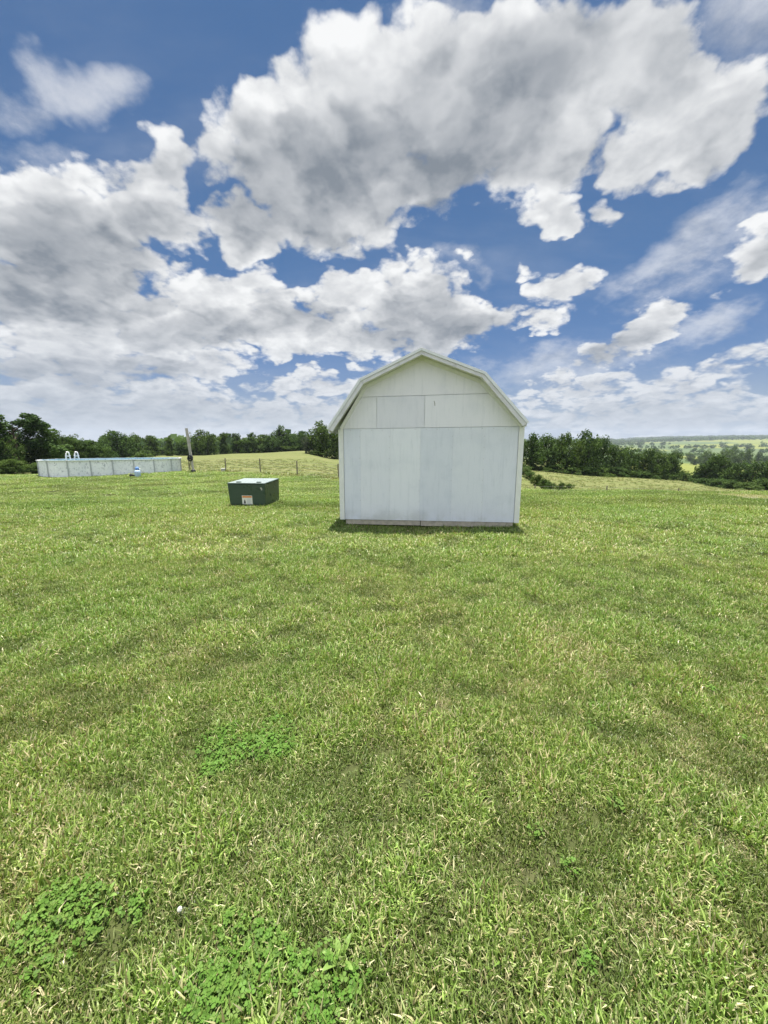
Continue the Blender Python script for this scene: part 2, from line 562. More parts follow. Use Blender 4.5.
# fields of the far valley: patches with their own crops
pv = n.new('ShaderNodeTexVoronoi', feature='F1')
pm = n.new('ShaderNodeMapping', vector_type='POINT')
n.put(pm.inputs['Vector'], n.vm('ADD', pos, n.vm('SCALE', n.noise(pos, 0.01, 3, 0.5, out='Color'), s=60.0)))
pm.inputs['Scale'].default_value = (1 / 190, 1 / 260, 0)
n.put(pv.inputs['Vector'], pm.outputs[0])
pv.inputs['Scale'].default_value = 1.0
sepc = n.new('ShaderNodeSeparateColor')
n.put(sepc.inputs[0], pv.outputs['Color'])
crop = n.mix(n.ramp(sepc.outputs[0], 0.25, 0.45), rgb(0.070, 0.110, 0.038), rgb(0.175, 0.195, 0.042))
crop = n.mix(n.ramp(sepc.outputs[1], 0.55, 0.7), crop, rgb(0.090, 0.125, 0.050))
crop = n.mix(n.ramp(n.noise(pos, 0.05, 5, 0.6), 0.4, 0.7, 0, 0.4), crop, rgb(0.08, 0.11, 0.03))
dist = n.vm('LENGTH', pos)
fieldc = n.mix(n.ramp(dist, 170, 230), hay, crop)
gcol = n.mix(at_lawn, fieldc, lawn)
gcol = n.mix(n.m('MULTIPLY', at_bare, n.ramp(mid, 0.3, 0.6)), gcol, rgb(0.38, 0.33, 0.24))
n.put(bs.inputs['Base Color'], gcol)
add_bump(n, bs, n.m('ADD', fine, n.m('MULTIPLY', mid, 1.5)), 0.5, 0.05)
ground = obj('ground', gme, gm)
tag(ground, 'grassy ground rolling away to valley fields', 'ground', kind='structure')

# ------------------------------------------------------------------ materials for the built things
def wall_paint():
    """white brushed paint gone thin and grey on weathered plywood, one sheet unlike the next"""
    m, n, bs = surf('white_painted_plywood', 0.55, 0.3)
    tc = n.new('ShaderNodeTexCoord').outputs['Object']
    tint = n.new('ShaderNodeAttribute', attribute_name='tint').outputs['Color']
    gr = n.new('ShaderNodeMapping', vector_type='POINT')
    n.put(gr.inputs['Vector'], tc)
    gr.inputs['Scale'].default_value = (9.0, 9.0, 0.9)
    streak = n.noise(gr.outputs[0], 1.6, 6, 0.7)
    blot = n.noise(tc, 2.2, 5, 0.6)
    fine = n.noise(tc, 60.0, 3, 0.6)
    c = n.mix(n.ramp(streak, 0.48, 0.74, 0, 0.32), tint, n.mix(1.0, tint, rgb(0.66, 0.69, 0.71), 'MULTIPLY'))
    c = n.mix(n.ramp(blot, 0.48, 0.70, 0, 0.26), c, n.mix(1.0, tint, rgb(0.74, 0.77, 0.80), 'MULTIPLY'))
    sx = n.new('ShaderNodeSeparateXYZ')
    n.put(sx.inputs[0], tc)
    c = n.mix(n.m('MULTIPLY', n.ramp(sx.outputs['Z'], 0.42, 0.12), n.ramp(blot, 0.38, 0.62, 0.0, 0.42)), c, rgb(0.46, 0.46, 0.38))
    n.put(bs.inputs['Base Color'], c)
    n.put(bs.inputs['Roughness'], n.ramp(blot, 0.3, 0.7, 0.48, 0.68))
    add_bump(n, bs, n.m('ADD', streak, n.m('MULTIPLY', fine, 0.4)), 0.25, 0.006)
    return m


M_WALL = wall_paint()
M_TRIM = plain('white_trim_paint', (0.80, 0.80, 0.77), 0.5, 0.35, vary=0.06)
M_FASC = plain('dulled_fascia_paint', (0.70, 0.69, 0.71), 0.6, 0.25, vary=0.12, scale=5)
M_SOFFIT = plain('greyed_soffit_paint', (0.70, 0.70, 0.66), 0.65, 0.25, vary=0.14)
M_DRIP = plain('white_drip_metal', (0.80, 0.81, 0.82), 0.35, 0.5, vary=0.03)
M_ROOF = plain('pale_roof_metal', (0.62, 0.63, 0.64), 0.4, 0.5, vary=0.06)
M_SKID = plain('weathered_grey_timber', (0.47, 0.42, 0.34), 0.8, 0.2, vary=0.22, scale=14)
M_DARK = plain('dark_gap', (0.02, 0.02, 0.018), 0.9, 0.1)


def tinted(o, c):
    a = o.data.color_attributes.new('tint', 'FLOAT_COLOR', 'POINT')
    a.data.foreach_set('color', list((c[0], c[1], c[2], 1.0)) * len(o.data.vertices))
    return o


# ------------------------------------------------------------------ the shed (outline measured on its front: x along the wall, z up)
SHED_O = Vector((-0.826, 7.334, 0.0))
shed = thing('barn_shed', 'white gambrel roofed plywood barn shed standing alone on the lawn', 'shed', SHED_O, RAD(-5.9))
FL, D_SH = 0.135, 4.3
WL, WR = 0.0, 3.315
EL, ER = (-0.02, 1.862), (WR + 0.02, 1.900)
KL, KR = (0.47, 2.615), (2.545, 2.685)         # where the roof kinks (underside)
PK = (1.50, 3.085)
body = [(WL, FL), (WR, FL), (WR, ER[1]), (KR[0], KR[1]), PK, (KL[0], KL[1]), (WL, EL[1])]
mb = MB()
mb.prism(body, 0.02, D_SH)
tinted(mb.build('wall', M_WALL, shed), (0.70, 0.72, 0.73))
SKIN0, SKIN1 = -0.004, 0.017
GAP = 0.0006
seams = [0.075, 0.388, 0.944, 1.504, 2.091, 2.661, WR - 0.075]
tints = [(0.76, 0.785, 0.86), (0.815, 0.83, 0.885), (0.84, 0.855, 0.90), (0.75, 0.775, 0.845), (0.78, 0.80, 0.86), (0.77, 0.79, 0.86)]
zlow = lambda x: 1.838 + (x / WR) * 0.036
for k in range(6):
    x0, x1 = seams[k] + GAP, seams[k + 1] - GAP
    mb = MB()
    mb.prism([(x0, FL), (x1, FL), (x1, zlow(x1)), (x0, zlow(x0))], SKIN0 - 0.0015 * (k % 2), SKIN1)
    tinted(mb.build('siding_panel', M_WALL, shed), tints[k])


def roofline(x):
    xs = [WL, KL[0], PK[0], KR[0], WR]
    zs = [EL[1] + 0.03, KL[1], PK[1], KR[1], ER[1] + 0.03]
    return float(np.interp(x, xs, zs))


SH = 0.007
zmid = lambda x: 2.405 + x / WR * 0.05
xl = lambda z: float(np.interp(z, [EL[1], KL[1]], [WL, KL[0]]))
xr = lambda z: float(np.interp(z, [ER[1], KR[1]], [WR, KR[0]]))
upper = [
    # outlines of the sheets above the long seam: left sliver, grey patch, right sheet, gable top
    ([(0.03, zlow(0) + SH), (0.695, zlow(0.7) + SH), (0.695, zmid(0.7) - 0.004), (xl(2.405) + 0.01, zmid(0.3) - 0.004)], (0.83, 0.82, 0.86), 0.0),
    ([(0.701, zlow(0.7) + SH), (1.566, zlow(1.57) + SH), (1.566, zmid(1.57) - 0.004), (0.701, zmid(0.7) - 0.004)], (0.79, 0.785, 0.84), -0.002),
    ([(1.572, zlow(1.57) + SH), (WR - 0.03, zlow(WR) + SH), (xr(2.46) - 0.01, zmid(2.8) - 0.004), (1.572, zmid(1.57) - 0.004)], (0.85, 0.84, 0.88), 0.0),
    ([(xl(2.42) + 0.012, zmid(0.3) + 0.004), (xr(2.47) - 0.012, zmid(2.8) + 0.004), (KR[0] - 0.01, KR[1] - 0.01), (PK[0], PK[1] - 0.01), (KL[0] + 0.01, KL[1] - 0.01)], (0.85, 0.83, 0.87), 0.001),
]
for out, c, dy in upper:
    mb = MB()
    mb.prism(out, SKIN0 + dy, SKIN1)
    tinted(mb.build('siding_panel', M_WALL, shed), c)
# nail heads along the seams, a few rusty, and the small scar on the gable
mb = MB()
for xs in seams[1:-1]:
    for z in np.arange(0.3, 1.8, 0.2):
        mb.box(xs - 0.016, xs - 0.010, -0.0075, -0.003, z, z + 0.006)
for x in np.arange(0.2, 3.2, 0.2):
    mb.box(x, x + 0.007, -0.0075, -0.003, zlow(x) - 0.03, zlow(x) - 0.023)
mb.build('nail', plain('rusty_nail', (0.22, 0.17, 0.13), 0.7), shed)['kind'] = 'stuff'
mb = MB()
mb.prism([(1.735, 2.335), (1.752, 2.30), (1.757, 2.245), (1.744, 2.25), (1.74, 2.30), (1.728, 2.325)], -0.007, 0.0)
mb.build('wall_scar', plain('scarred_wood', (0.33, 0.31, 0.27), 0.8), shed)
# side and back sheets
for side, x0, x1 in ((0, WL - 0.016, WL - 0.002), (1, WR + 0.002, WR + 0.016)):
    for k in range(4):
        y0 = 0.06 + k * (D_SH - 0.06) / 4
        y1 = y0 + (D_SH - 0.06) / 4 - 0.005
        mb = MB()
        mb.box(x0, x1, y0, y1, FL, 1.80)
        tinted(mb.build('siding_panel', M_WALL, shed), (0.77, 0.79, 0.80))
# corner boards
for x0, x1, zt in ((WL - 0.022, 0.070, zlow(0) - 0.004), (WR - 0.070, WR + 0.022, zlow(WR) - 0.004)):
    mb = MB()
    mb.box(x0, x1, -0.026, -0.006, FL - 0.004, zt)
    mb.build('corner_trim', M_TRIM, shed, bevel=0.002)
# trim that follows the roof on the wall
def follow(p, q, t, y0, y1):
    """a board from p to q, hanging t below the line"""
    dx, dz2 = q[0] - p[0], q[1] - p[1]
    L = math.hypot(dx, dz2)
    nx, nz = dz2 / L * t, -dx / L * t
    if nz > 0:
        nx, nz = -nx, -nz
    return [(p[0], p[1]), (q[0], q[1]), (q[0] + nx, q[1] + nz), (p[0] + nx, p[1] + nz)], y0, y1


for p, q in (((WL + 0.004, EL[1] + 0.0), KL), ((KL[0] + 0.004, KL[1]), (PK[0] - 0.004, PK[1])), ((PK[0] + 0.004, PK[1]), (KR[0] - 0.004, KR[1])), (KR, (WR - 0.004, ER[1]))):
    mb = MB()
    mb.prism(*follow(p, q, 0.062, -0.022, -0.006))
    mb.build('rake_trim', M_TRIM, shed)
# roof: four slopes with drip edge, a fascia board in front and a boarded soffit under the overhang
OV = 0.24
RO = [(-0.185, 1.842), (0.425, 2.690), (1.497, 3.178), (2.585, 2.765), (3.345, 1.935)]   # outer roof line, front view
roof = None
for k in range(4):
    p, q = RO[k], RO[k + 1]
    dx, dz2 = q[0] - p[0], q[1] - p[1]
    L = math.hypot(dx, dz2)
    nx, nz = -dz2 / L, dx / L
    if nz < 0:
        nx, nz = -nx, -nz
    t = 0.028
    quad = [p, q, (q[0] - nx * t, q[1] - nz * t), (p[0] - nx * t, p[1] - nz * t)]
    mb = MB()
    mb.prism(quad, -OV + 0.004, D_SH + 0.2)
    rp = mb.build('roof', M_ROOF, shed)
    # drip edge: a bright strip wrapped over the front end of the slope
    e = 0.007
    mb = MB()
    a0, a1 = (p[0] + nx * e, p[1] + nz * e), (q[0] + nx * e, q[1] + nz * e)
    b1, b0 = (q[0] - nx * 0.036, q[1] - nz * 0.036), (p[0] - nx * 0.036, p[1] - nz * 0.036)
    mb.prism([a0, a1, b1, b0], -OV - 0.012, -OV + 0.03)
    mb.build('drip_edge', M_DRIP, rp)
    # fascia
    mb = MB()
    c0, c1 = (p[0] - nx * 0.039, p[1] - nz * 0.039), (q[0] - nx * 0.039, q[1] - nz * 0.039)
    d1, d0 = (q[0] - nx * 0.096, q[1] - nz * 0.096), (p[0] - nx * 0.096, p[1] - nz * 0.096)
    if k in (0, 3):
        d = 0.02
        if k == 0:
            d0 = (d0[0] + d, d0[1] + d * 0.2)
        else:
            d1 = (d1[0] - d, d1[1] + d * 0.2)
    mid1 = 0.62 if k in (1,) else (0.55 if k == 2 else 2)
    def lerp(a, b, s):
        return (a[0] + (b[0] - a[0]) * s, a[1] + (b[1] - a[1]) * s)
    if mid1 < 1:
        mb.prism([c0, lerp(c0, c1, mid1 - 0.002), lerp(d0, d1, mid1 - 0.002), d0], -OV + 0.002, -OV + 0.022)
        mb.prism([lerp(c0, c1, mid1 + 0.002), c1, d1, lerp(d0, d1, mid1 + 0.002)], -OV + 0.0035, -OV + 0.022)
    else:
        mb.prism([c0, c1, d1, d0], -OV + 0.002, -OV + 0.022)
    mb.build('fascia', M_FASC, shed)
    # soffit boards between fascia and wall
    mb = MB()
    s0, s1 = (p[0] - nx * 0.070, p[1] - nz * 0.070), (q[0] - nx * 0.070, q[1] - nz * 0.070)
    s3, s2 = (p[0] - nx * 0.084, p[1] - nz * 0.084), (q[0] - nx * 0.084, q[1] - nz * 0.084)
    mb.prism([s0, s1, s2, s3], -OV + 0.024, -0.026)
    mb.build('soffit', M_SOFFIT, shed)
# side eave boards
mb = MB()
mb.box(-0.165, -0.145, -OV + 0.03, D_SH + 0.15, 1.775, 1.832)
mb.build('fascia', M_FASC, shed)
mb = MB()
mb.box(3.300, 3.318 + 0.004, -OV + 0.03, D_SH + 0.15, 1.865, 1.925)
mb.build('fascia', M_FASC, shed)
# skid timbers below
mb = MB()
mb.box(0.085, 1.52, 0.015, 0.11, 0.035, FL - 0.004)
mb.box(1.53, 3.235, 0.010, 0.11, 0.030, FL - 0.004)
mb.build('skid', M_SKID, shed, bevel=0.004)
for x in (0.10, 1.1, 2.1, 3.06):
    mb = MB()
    mb.box(x, x + 0.14, 0.12, D_SH - 0.1, 0.01, FL - 0.005)
    mb.build('skid', M_SKID, shed)

# ------------------------------------------------------------------ the green ground-mounted transformer
M_BOXG = plain('dark_green_enamel', (0.042, 0.072, 0.056), 0.32, 0.5, vary=0.05, scale=3)
M_LID = plain('painted_sky_sheen', (0.27, 0.32, 0.30), 0.3, 0.7, vary=0.06, scale=3)  # sky reflection on the lid top, painted in as a pale colour
M_PAD = plain('concrete_pad', (0.36, 0.35, 0.32), 0.85, 0.2, vary=0.18)
M_STICK = plain('white_sticker', (0.78, 0.77, 0.72), 0.5, 0.4, vary=0.03)
M_ORANGE = plain('orange_print', (0.72, 0.26, 0.07), 0.5, 0.4, vary=0.03)
M_BLACK = plain('black_print', (0.02, 0.02, 0.02), 0.5, 0.4, vary=0.03)
M_GREYP = plain('grey_print', (0.42, 0.43, 0.46), 0.5, 0.4, vary=0.03)
M_STEEL = plain('bare_steel', (0.55, 0.55, 0.54), 0.4, 0.5, 0.6)
box = thing('pad_transformer', 'dark green metal utility box with a warning sticker sitting on the lawn', 'transformer', (-3.91, 9.70, hz(-3.5, 10.2) - 0.035), RAD(-5.3))
box.scale = (1.06, 1.06, 1.06)
BW, BD, BH = 0.875, 0.88, 0.645
mb = MB()
mb.box(-0.07, BW + 0.07, -0.06, BD + 0.07, -0.06, 0.025)
mb.build('pad', M_PAD, box, bevel=0.006)
mb = MB()
mb.hexa([(0.012, 0.016, 0.02), (BW - 0.012, 0.016, 0.02), (BW - 0.012, BD - 0.012, 0.02), (0.012, BD - 0.012, 0.02),
         (0.012, 0.016, 0.115), (BW - 0.012, 0.016, 0.115), (BW - 0.012, BD - 0.012, 0.115), (0.012, BD - 0.012, 0.115)])
mb.build('sill', M_BOXG, box, bevel=0.004)
mb = MB()
mb.hexa([(-0.006, 0.0, 0.118), (BW + 0.004, 0.0, 0.118), (BW + 0.004, BD, 0.118), (-0.006, BD, 0.118),
         (-0.036, -0.02, BH - 0.034), (BW + 0.006, -0.02, BH - 0.034), (BW + 0.010, BD + 0.02, BH - 0.004), (-0.036, BD + 0.02, BH - 0.004)])
mb.build('cabinet', M_BOXG, box, bevel=0.006)
mb = MB()
mb.hexa([(-0.046, -0.03, BH - 0.03), (BW + 0.016, -0.03, BH - 0.03), (BW + 0.02, BD + 0.03, BH), (-0.046, BD + 0.03, BH),
         (-0.046, -0.03, BH - 0.012), (BW + 0.016, -0.03, BH - 0.012), (BW + 0.02, BD + 0.03, BH + 0.024), (-0.046, BD + 0.03, BH + 0.024)])
lid = mb.build('lid', M_BOXG, box, bevel=0.005)
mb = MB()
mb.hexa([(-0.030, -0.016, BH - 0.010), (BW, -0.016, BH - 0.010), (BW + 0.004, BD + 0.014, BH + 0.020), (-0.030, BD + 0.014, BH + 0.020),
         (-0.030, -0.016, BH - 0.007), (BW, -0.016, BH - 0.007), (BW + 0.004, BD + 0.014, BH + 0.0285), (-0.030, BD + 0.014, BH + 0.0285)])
mb.build('lid_sheen', M_LID, lid)
for x in (0.20, 0.70):
    mb = MB()
    mb.box(x - 0.05, x + 0.05, 0.05, 0.12, BH - 0.008, BH + 0.018)
    mb.build('lifting_lug', M_BOXG, box, bevel=0.004)
# sticker, with orange header, a black figure and rows of small print
tilt = lambda z: -0.02 * (z - 0.118) / (BH - 0.152)
mb = MB()
def flat(mb, x0, x1, z0, z1, off):
    mb.hexa([(x0, tilt(z0) - off, z0), (x1, tilt(z0) - off, z0), (x1, tilt(z0) - off + 0.001, z0), (x0, tilt(z0) - off + 0.001, z0),
             (x0, tilt(z1) - off, z1), (x1, tilt(z1) - off, z1), (x1, tilt(z1) - off + 0.001, z1), (x0, tilt(z1) - off + 0.001, z1)])
flat(mb, 0.30, 0.555, 0.128, 0.338, 0.004)
st = mb.build('warning_sticker', M_STICK, box)
mb = MB()
flat(mb, 0.312, 0.543, 0.288, 0.328, 0.0065)
mb.build('orange_band', M_ORANGE, st)
mb = MB()
flat(mb, 0.345, 0.385, 0.145, 0.205, 0.0065)
flat(mb, 0.352, 0.378, 0.212, 0.235, 0.0065)
mb.build('figure_mark', M_BLACK, st)
mb = MB()
for k in range(5):
    flat(mb, 0.42, 0.525 - 0.02 * (k % 2), 0.15 + k * 0.026, 0.157 + k * 0.026, 0.0065)
mb.build('small_print', M_GREYP, st)
mb = MB()
flat(mb, 0.765, 0.805, 0.505, 0.535, 0.005)
flat(mb, 0.785, 0.815, 0.470, 0.515, 0.0055)
mb.build('number_tag', M_STEEL, box)
mb = MB()
mb.box(0.405, 0.465, -0.028, -0.006, 0.120, 0.126)
mb.build('latch', M_BOXG, box)
bm_l = MB()
bm_l.box(BW + 0.004, BW + 0.016, 0.30, 0.36, 0.30, 0.35)
bm_l.build('side_rivet_plate', M_BOXG, box)

# ------------------------------------------------------------------ the pool
def pool_wall_mat():
    m, n, bs = surf('printed_pool_wall', 0.45, 0.4)
    co = n.new('ShaderNodeTexCoord').outputs['Object']
    mp = n.new('ShaderNodeMapping', vector_type='POINT')
    n.put(mp.inputs['Vector'], co)
    mp.inputs['Scale'].default_value = (1.0, 1.0, 0.55)
    a = n.noise(mp.outputs[0], 6.5, 6, 0.75, 1.2)
    b = n.noise(mp.outputs[0], 1.2, 3, 0.5)
    c = n.mix(n.ramp(a, 0.50, 0.68), rgb(0.90, 0.91, 0.94), rgb(0.34, 0.36, 0.40))
    c = n.mix(n.ramp(b, 0.45, 0.7, 0, 0.25), c, rgb(0.60, 0.64, 0.70))
    n.put(bs.inputs['Base Color'], c)
    return m


M_PWALL = pool_wall_mat()
M_PRAIL = plain('pale_pool_rail', (0.66, 0.67, 0.67), 0.45, 0.4, vary=0.08)
M_UPR = plain('grey_pool_upright', (0.46, 0.48, 0.50), 0.45, 0.4, vary=0.08)
M_WHITEPL = plain('white_plastic', (0.80, 0.80, 0.79), 0.4, 0.4, vary=0.04)
PC = Vector((-24.0, 34.6, -1.02))
PANG = math.atan2(4.9, 9.0)
pool = thing('above_ground_pool', 'oval above ground pool with mottled grey white walls by the trees', 'pool', PC, PANG)
PLEN, PWID, PHT = 10.45, 5.2, 1.33
prad = PWID / 2
pst = PLEN / 2 - prad


def oval(r_off, n_arc=22, n_st=10):
    pts = []
    r = prad + r_off
    for k in range(n_arc + 1):
        a = -math.pi / 2 + math.pi * k / n_arc
        pts.append((pst + r * math.cos(a), r * math.sin(a)))
    for k in range(1, n_st):
        pts.append((pst - 2 * pst * k / n_st, r))
    for k in range(n_arc + 1):
        a = math.pi / 2 + math.pi * k / n_arc
        pts.append((-pst + r * math.cos(a), r * math.sin(a)))
    for k in range(1, n_st):
        pts.append((-pst + 2 * pst * k / n_st, -r))
    return pts


def ring_wall(name, ro, ri, z0, z1, mat, parent, smooth=True):
    A, B = oval(ro), oval(ri)
    bm = bmesh.new()
    n_ = len(A)
    va = [[bm.verts.new((p[0], p[1], z)) for p in P_] for P_, z in ((A, z0), (A, z1), (B, z1), (B, z0))]
    for i in range(4):
        for k in range(n_):
            j = (k + 1) % n_
            bm.faces.new((va[i][k], va[i][j], va[(i + 1) % 4][j], va[(i + 1) % 4][k]))
    bmesh.ops.recalc_face_normals(bm, faces=bm.faces[:])
    me = bpy.data.meshes.new(name)
    bm.to_mesh(me)
    bm.free()
    return obj(name, me, mat, parent)


ring_wall('wall', 0.0, -0.03, -0.25, PHT - 0.03, M_PWALL, pool)
ring_wall('top_rail', 0.10, -0.10, PHT - 0.028, PHT + 0.03, M_PRAIL, pool)
ring_wall('bottom_track', 0.03, 0.003, -0.20, 0.06, M_PRAIL, pool)
wm, wn_, wb = surf('pool_water', 0.03, 0.5)
wb.inputs['Base Color'].default_value = rgb(0.05, 0.22, 0.30)
add_bump(wn_, wb, wn_.noise(wn_.new('ShaderNodeTexCoord').outputs['Object'], 3.0, 3), 0.15, 0.03)
bm = bmesh.new()
bm.faces.new([bm.verts.new((p[0], p[1], PHT - 0.22)) for p in oval(-0.035)])
me = bpy.data.meshes.new('water')
bm.to_mesh(me)
bm.free()
obj('water', me, wm, pool)
per = oval(0.0, 24, 12)
cum = [0.0]
for a, b in zip(per, per[1:] + per[:1]):
    cum.append(cum[-1] + math.hypot(b[0] - a[0], b[1] - a[1]))
NUP = 18
for k in range(NUP):
    s = cum[-1] * (k + 0.3) / NUP
    i = max(j for j in range(len(per)) if cum[j] <= s)
    t = (s - cum[i]) / (cum[i + 1] - cum[i])
    a, b = per[i], per[(i + 1) % len(per)]
    x, y = a[0] + (b[0] - a[0]) * t, a[1] + (b[1] - a[1]) * t
    M = Matrix.Translation((x, y, 0)) @ Matrix.Rotation(math.atan2(b[1] - a[1], b[0] - a[0]), 4, 'Z')
    mb = MB()
    mb.box(-0.04, 0.04, -0.07, -0.004, 0.06, PHT - 0.03, M)
    mb.build('upright', M_UPR, pool, bevel=0.012)
    mb = MB()
    mb.box(-0.10, 0.10, -0.125, 0.11, PHT + 0.031, PHT + 0.045, M)
    mb.build('rail_cap', M_PRAIL, pool)

# A-frame ladder over the rim
lw = 31.7
lx = (70.5 - 384) / 391 * lw
lad = thing('pool_ladder', 'white A frame ladder straddling the rim of the pool', 'ladder', (lx, lw, PC.z), PANG)
for s in (-0.28, 0.28):
    mb = MB()
    hw, top = 0.30, PHT + 0.68
    pts = [(s - hw * 0.62, 0.0, 0.0), (s - 0.13, 0.0, PHT + 0.12), (s - 0.085, 0.0, top - 0.10), (s - 0.06, 0, top - 0.015), (s, 0, top), (s + 0.06, 0, top - 0.015), (s + 0.085, 0, top - 0.10), (s + 0.13, 0.0, PHT + 0.12), (s + 0.15, 0.0, PHT + 0.05)]
    mb.tube([(p[0], 0.0 + (p[0] - s) * 0.4, p[2]) for p in pts], 0.05, 8)
    mb.tube([(s - 0.16, -0.06, PHT + 0.36), (s + 0.16, 0.06, PHT + 0.36)], 0.045, 8)
    mb.build('rail', M_WHITEPL, lad, smooth=True)
for k in range(4):
    mb = MB()
    z = 0.25 + k * 0.30
    mb.box(-0.75, 0.30, -0.22, -0.08, z, z + 0.05)
    mb.build('step', M_WHITEPL, lad, bevel=0.008)

# filter and pump beside the wall
M_BLUE = plain('blue_plastic', (0.10, 0.22, 0.50), 0.4, 0.4, vary=0.06)
M_PALEB = plain('pale_blue_plastic', (0.45, 0.58, 0.74), 0.4, 0.4, vary=0.05)
M_BLKP = plain('black_plastic', (0.018, 0.018, 0.02), 0.45, 0.4, vary=0.1)
q = at(138.0, 31.0)
fl = thing('pool_filter', 'pale blue filter tank with a darker blue cap beside the pool', 'pool filter', q)
mb = MB()
mb.lathe([(0.19, 0.0), (0.21, 0.04), (0.215, 0.30), (0.21, 0.46), (0.16, 0.55)], seg=20)
mb.build('tank', M_PALEB, fl, smooth=True)
mb = MB()
mb.lathe([(0.13, 0.551), (0.15, 0.58), (0.14, 0.70), (0.09, 0.80), (0.03, 0.82)], seg=20)
mb.build('cap', M_BLUE, fl, smooth=True)
mb = MB()
mb.tube([(0.12, 0.05, 0.66), (0.17, 0.12, 0.62), (0.17, 0.3, 0.5), (0.17, 0.5, 0.35)], 0.03, 8)
mb.build('hose', M_WHITEPL, fl, smooth=True)
q = at(131.3, 31.0)
pp = thing('pool_pump', 'small black pump on the grass beside the blue filter', 'pump', q, 0.3)
mb = MB()
mb.lathe([(0.10, 0.0), (0.12, 0.02), (0.12, 0.16), (0.10, 0.22), (0.05, 0.24)], seg=16)
mb.build('strainer_pot', M_BLKP, pp, smooth=True)
mb = MB()
mb.tube([(0.10, 0, 0.11), (0.34, 0, 0.11)], 0.085, 12)
mb.box(0.12, 0.32, -0.07, 0.07, 0.0, 0.03)
mb.build('motor', M_BLKP, pp, bevel=0.004)

# ------------------------------------------------------------------ the old pole
M_POLE = plain('bleached_pole_timber', (0.43, 0.40, 0.36), 0.85, 0.2, vary=0.22, scale=5)
q = at(193.6, 34.6)
pole = thing('leaning_pole', 'grey weathered timber pole leaning left at the edge of the lawn', 'pole', q)
pole.rotation_euler = (0, RAD(-4.6), 0)
mb = MB()
mb.tube([(0, 0, -0.3), (0, 0, 0.7), (0, 0, 2.4), (0, 0, 3.88)], [0.10, 0.105, 0.125, 0.115], 12)
mb.build('post', M_POLE, pole, smooth=False)
for z in (3.40, 3.12):
    mb = MB()
    mb.box(0.11, 0.33, -0.04, 0.04, z, z + 0.06)
    mb.box(0.22, 0.30, -0.05, 0.05, z + 0.062, z + 0.16)
    mb.build('bracket', M_STEEL, pole, bevel=0.006)
mb = MB()
ringp = [(0.20 * math.cos(t), -0.16 + 0.012 * math.sin(3 * t), 1.28 + 0.21 * math.sin(t)) for t in np.linspace(0, 6 * math.pi, 60)]
ringp = [(x * (1 - 0.1 * (i % 7) / 7), y - 0.03 * (i // 20), z) for i, (x, y, z) in enumerate(ringp)]
mb.tube(ringp, 0.065, 6)
mb.tube([(-0.14, -0.15, 1.28), (0.14, -0.15, 1.28)], 0.10, 10)
mb.build('hose_coil', M_BLKP, pole, smooth=True)
mb = MB()
mb.tube([(-0.02, -0.13, 1.1), (-0.16, -0.14, 0.6), (-0.12, -0.13, 0.02)], 0.018, 6)
mb.build('cable', M_BLKP, pole, smooth=True)
mb = MB()
mb.lathe([(0.20, -0.05), (0.21, 0.10), (0.17, 0.22), (0.11, 0.26)], seg=14)
mb.build('boot', M_BLKP, pole)

# ------------------------------------------------------------------ fences
M_POST = plain('grey_fence_timber', (0.20, 0.175, 0.13), 0.85, 0.15, vary=0.25, scale=7)
M_WIRE = plain('dull_wire', (0.22, 0.21, 0.19), 0.5, 0.4, 0.5)


def fence(label, spots, hgt, nwire, wire_r):
    p0 = spots[0]
    root = thing('wire_fence', label, 'fence', p0)
    for i, p in enumerate(spots):
        r = Vector(p) - Vector(p0)
        lean = random.uniform(-0.05, 0.05)
        mb = MB()
        rr = (0.032 if hgt < 1 else 0.048) + 0.012 * random.random()
        mb.tube([(r.x, r.y, r.z - 0.3), (r.x + lean * .5, r.y, r.z + hgt * 0.5), (r.x + lean, r.y, r.z + hgt)], [rr, rr * 0.95, rr * 0.9], 8)
        mb.build('post', M_POST, root)
    mb = MB()
    for a, b in zip(spots, spots[1:]):
        a, b = Vector(a) - Vector(p0), Vector(b) - Vector(p0)
        for k in range(nwire):
            z = 0.18 + (hgt - 0.28) * k / (nwire - 1)
            pts = []
            for s in np.linspace(0, 1, 7):
                q = a.lerp(b, s)
                wz = hz(q.x + p0[0], q.y + p0[1]) - p0[2]
                pts.append((q.x, q.y - 0.07, q.z * 0.9 + wz * 0.1 + z))
            mb.tube(pts, wire_r, 4)
    mb.build('wire', M_WIRE, root)
    return root


def edge_at(px, off):
    u = (px - 384) / 391
    y = float(np.interp(u, [q[0] for q in EDGE], [q[1] for q in EDGE])) + off
    return Vector((u * y, y, hz(u * y, y)))


fence('weathered post and wire fence between the lawn and the hay field left of the shed',
      [edge_at(p, 0.9) for p in (150, 187, 224, 259, 296, 338, 385, 440)], 1.22, 5, 0.006)
fence('low post and wire fence half hidden past the lawn crest right of the shed',
      [at(p, 24.5) for p in (534, 606, 678, 752, 830)], 0.62, 3, 0.004)
q = edge_at(221.3, 0.25)
ped = thing('utility_pedestal', 'small grey utility pedestal at the foot of a fence post', 'utility box', q, 0.3)
mb = MB()
mb.box(-0.15, 0.15, -0.12, 0.12, -0.1, 0.30)
mb.build('body', plain('grey_pedestal_paint', (0.40, 0.40, 0.38), 0.6), ped, bevel=0.012)
mb = MB()
mb.box(-0.17, 0.17, -0.14, 0.14, 0.302, 0.345)
mb.build('lid', plain('grey_pedestal_lid', (0.47, 0.47, 0.45), 0.6), ped, bevel=0.012)

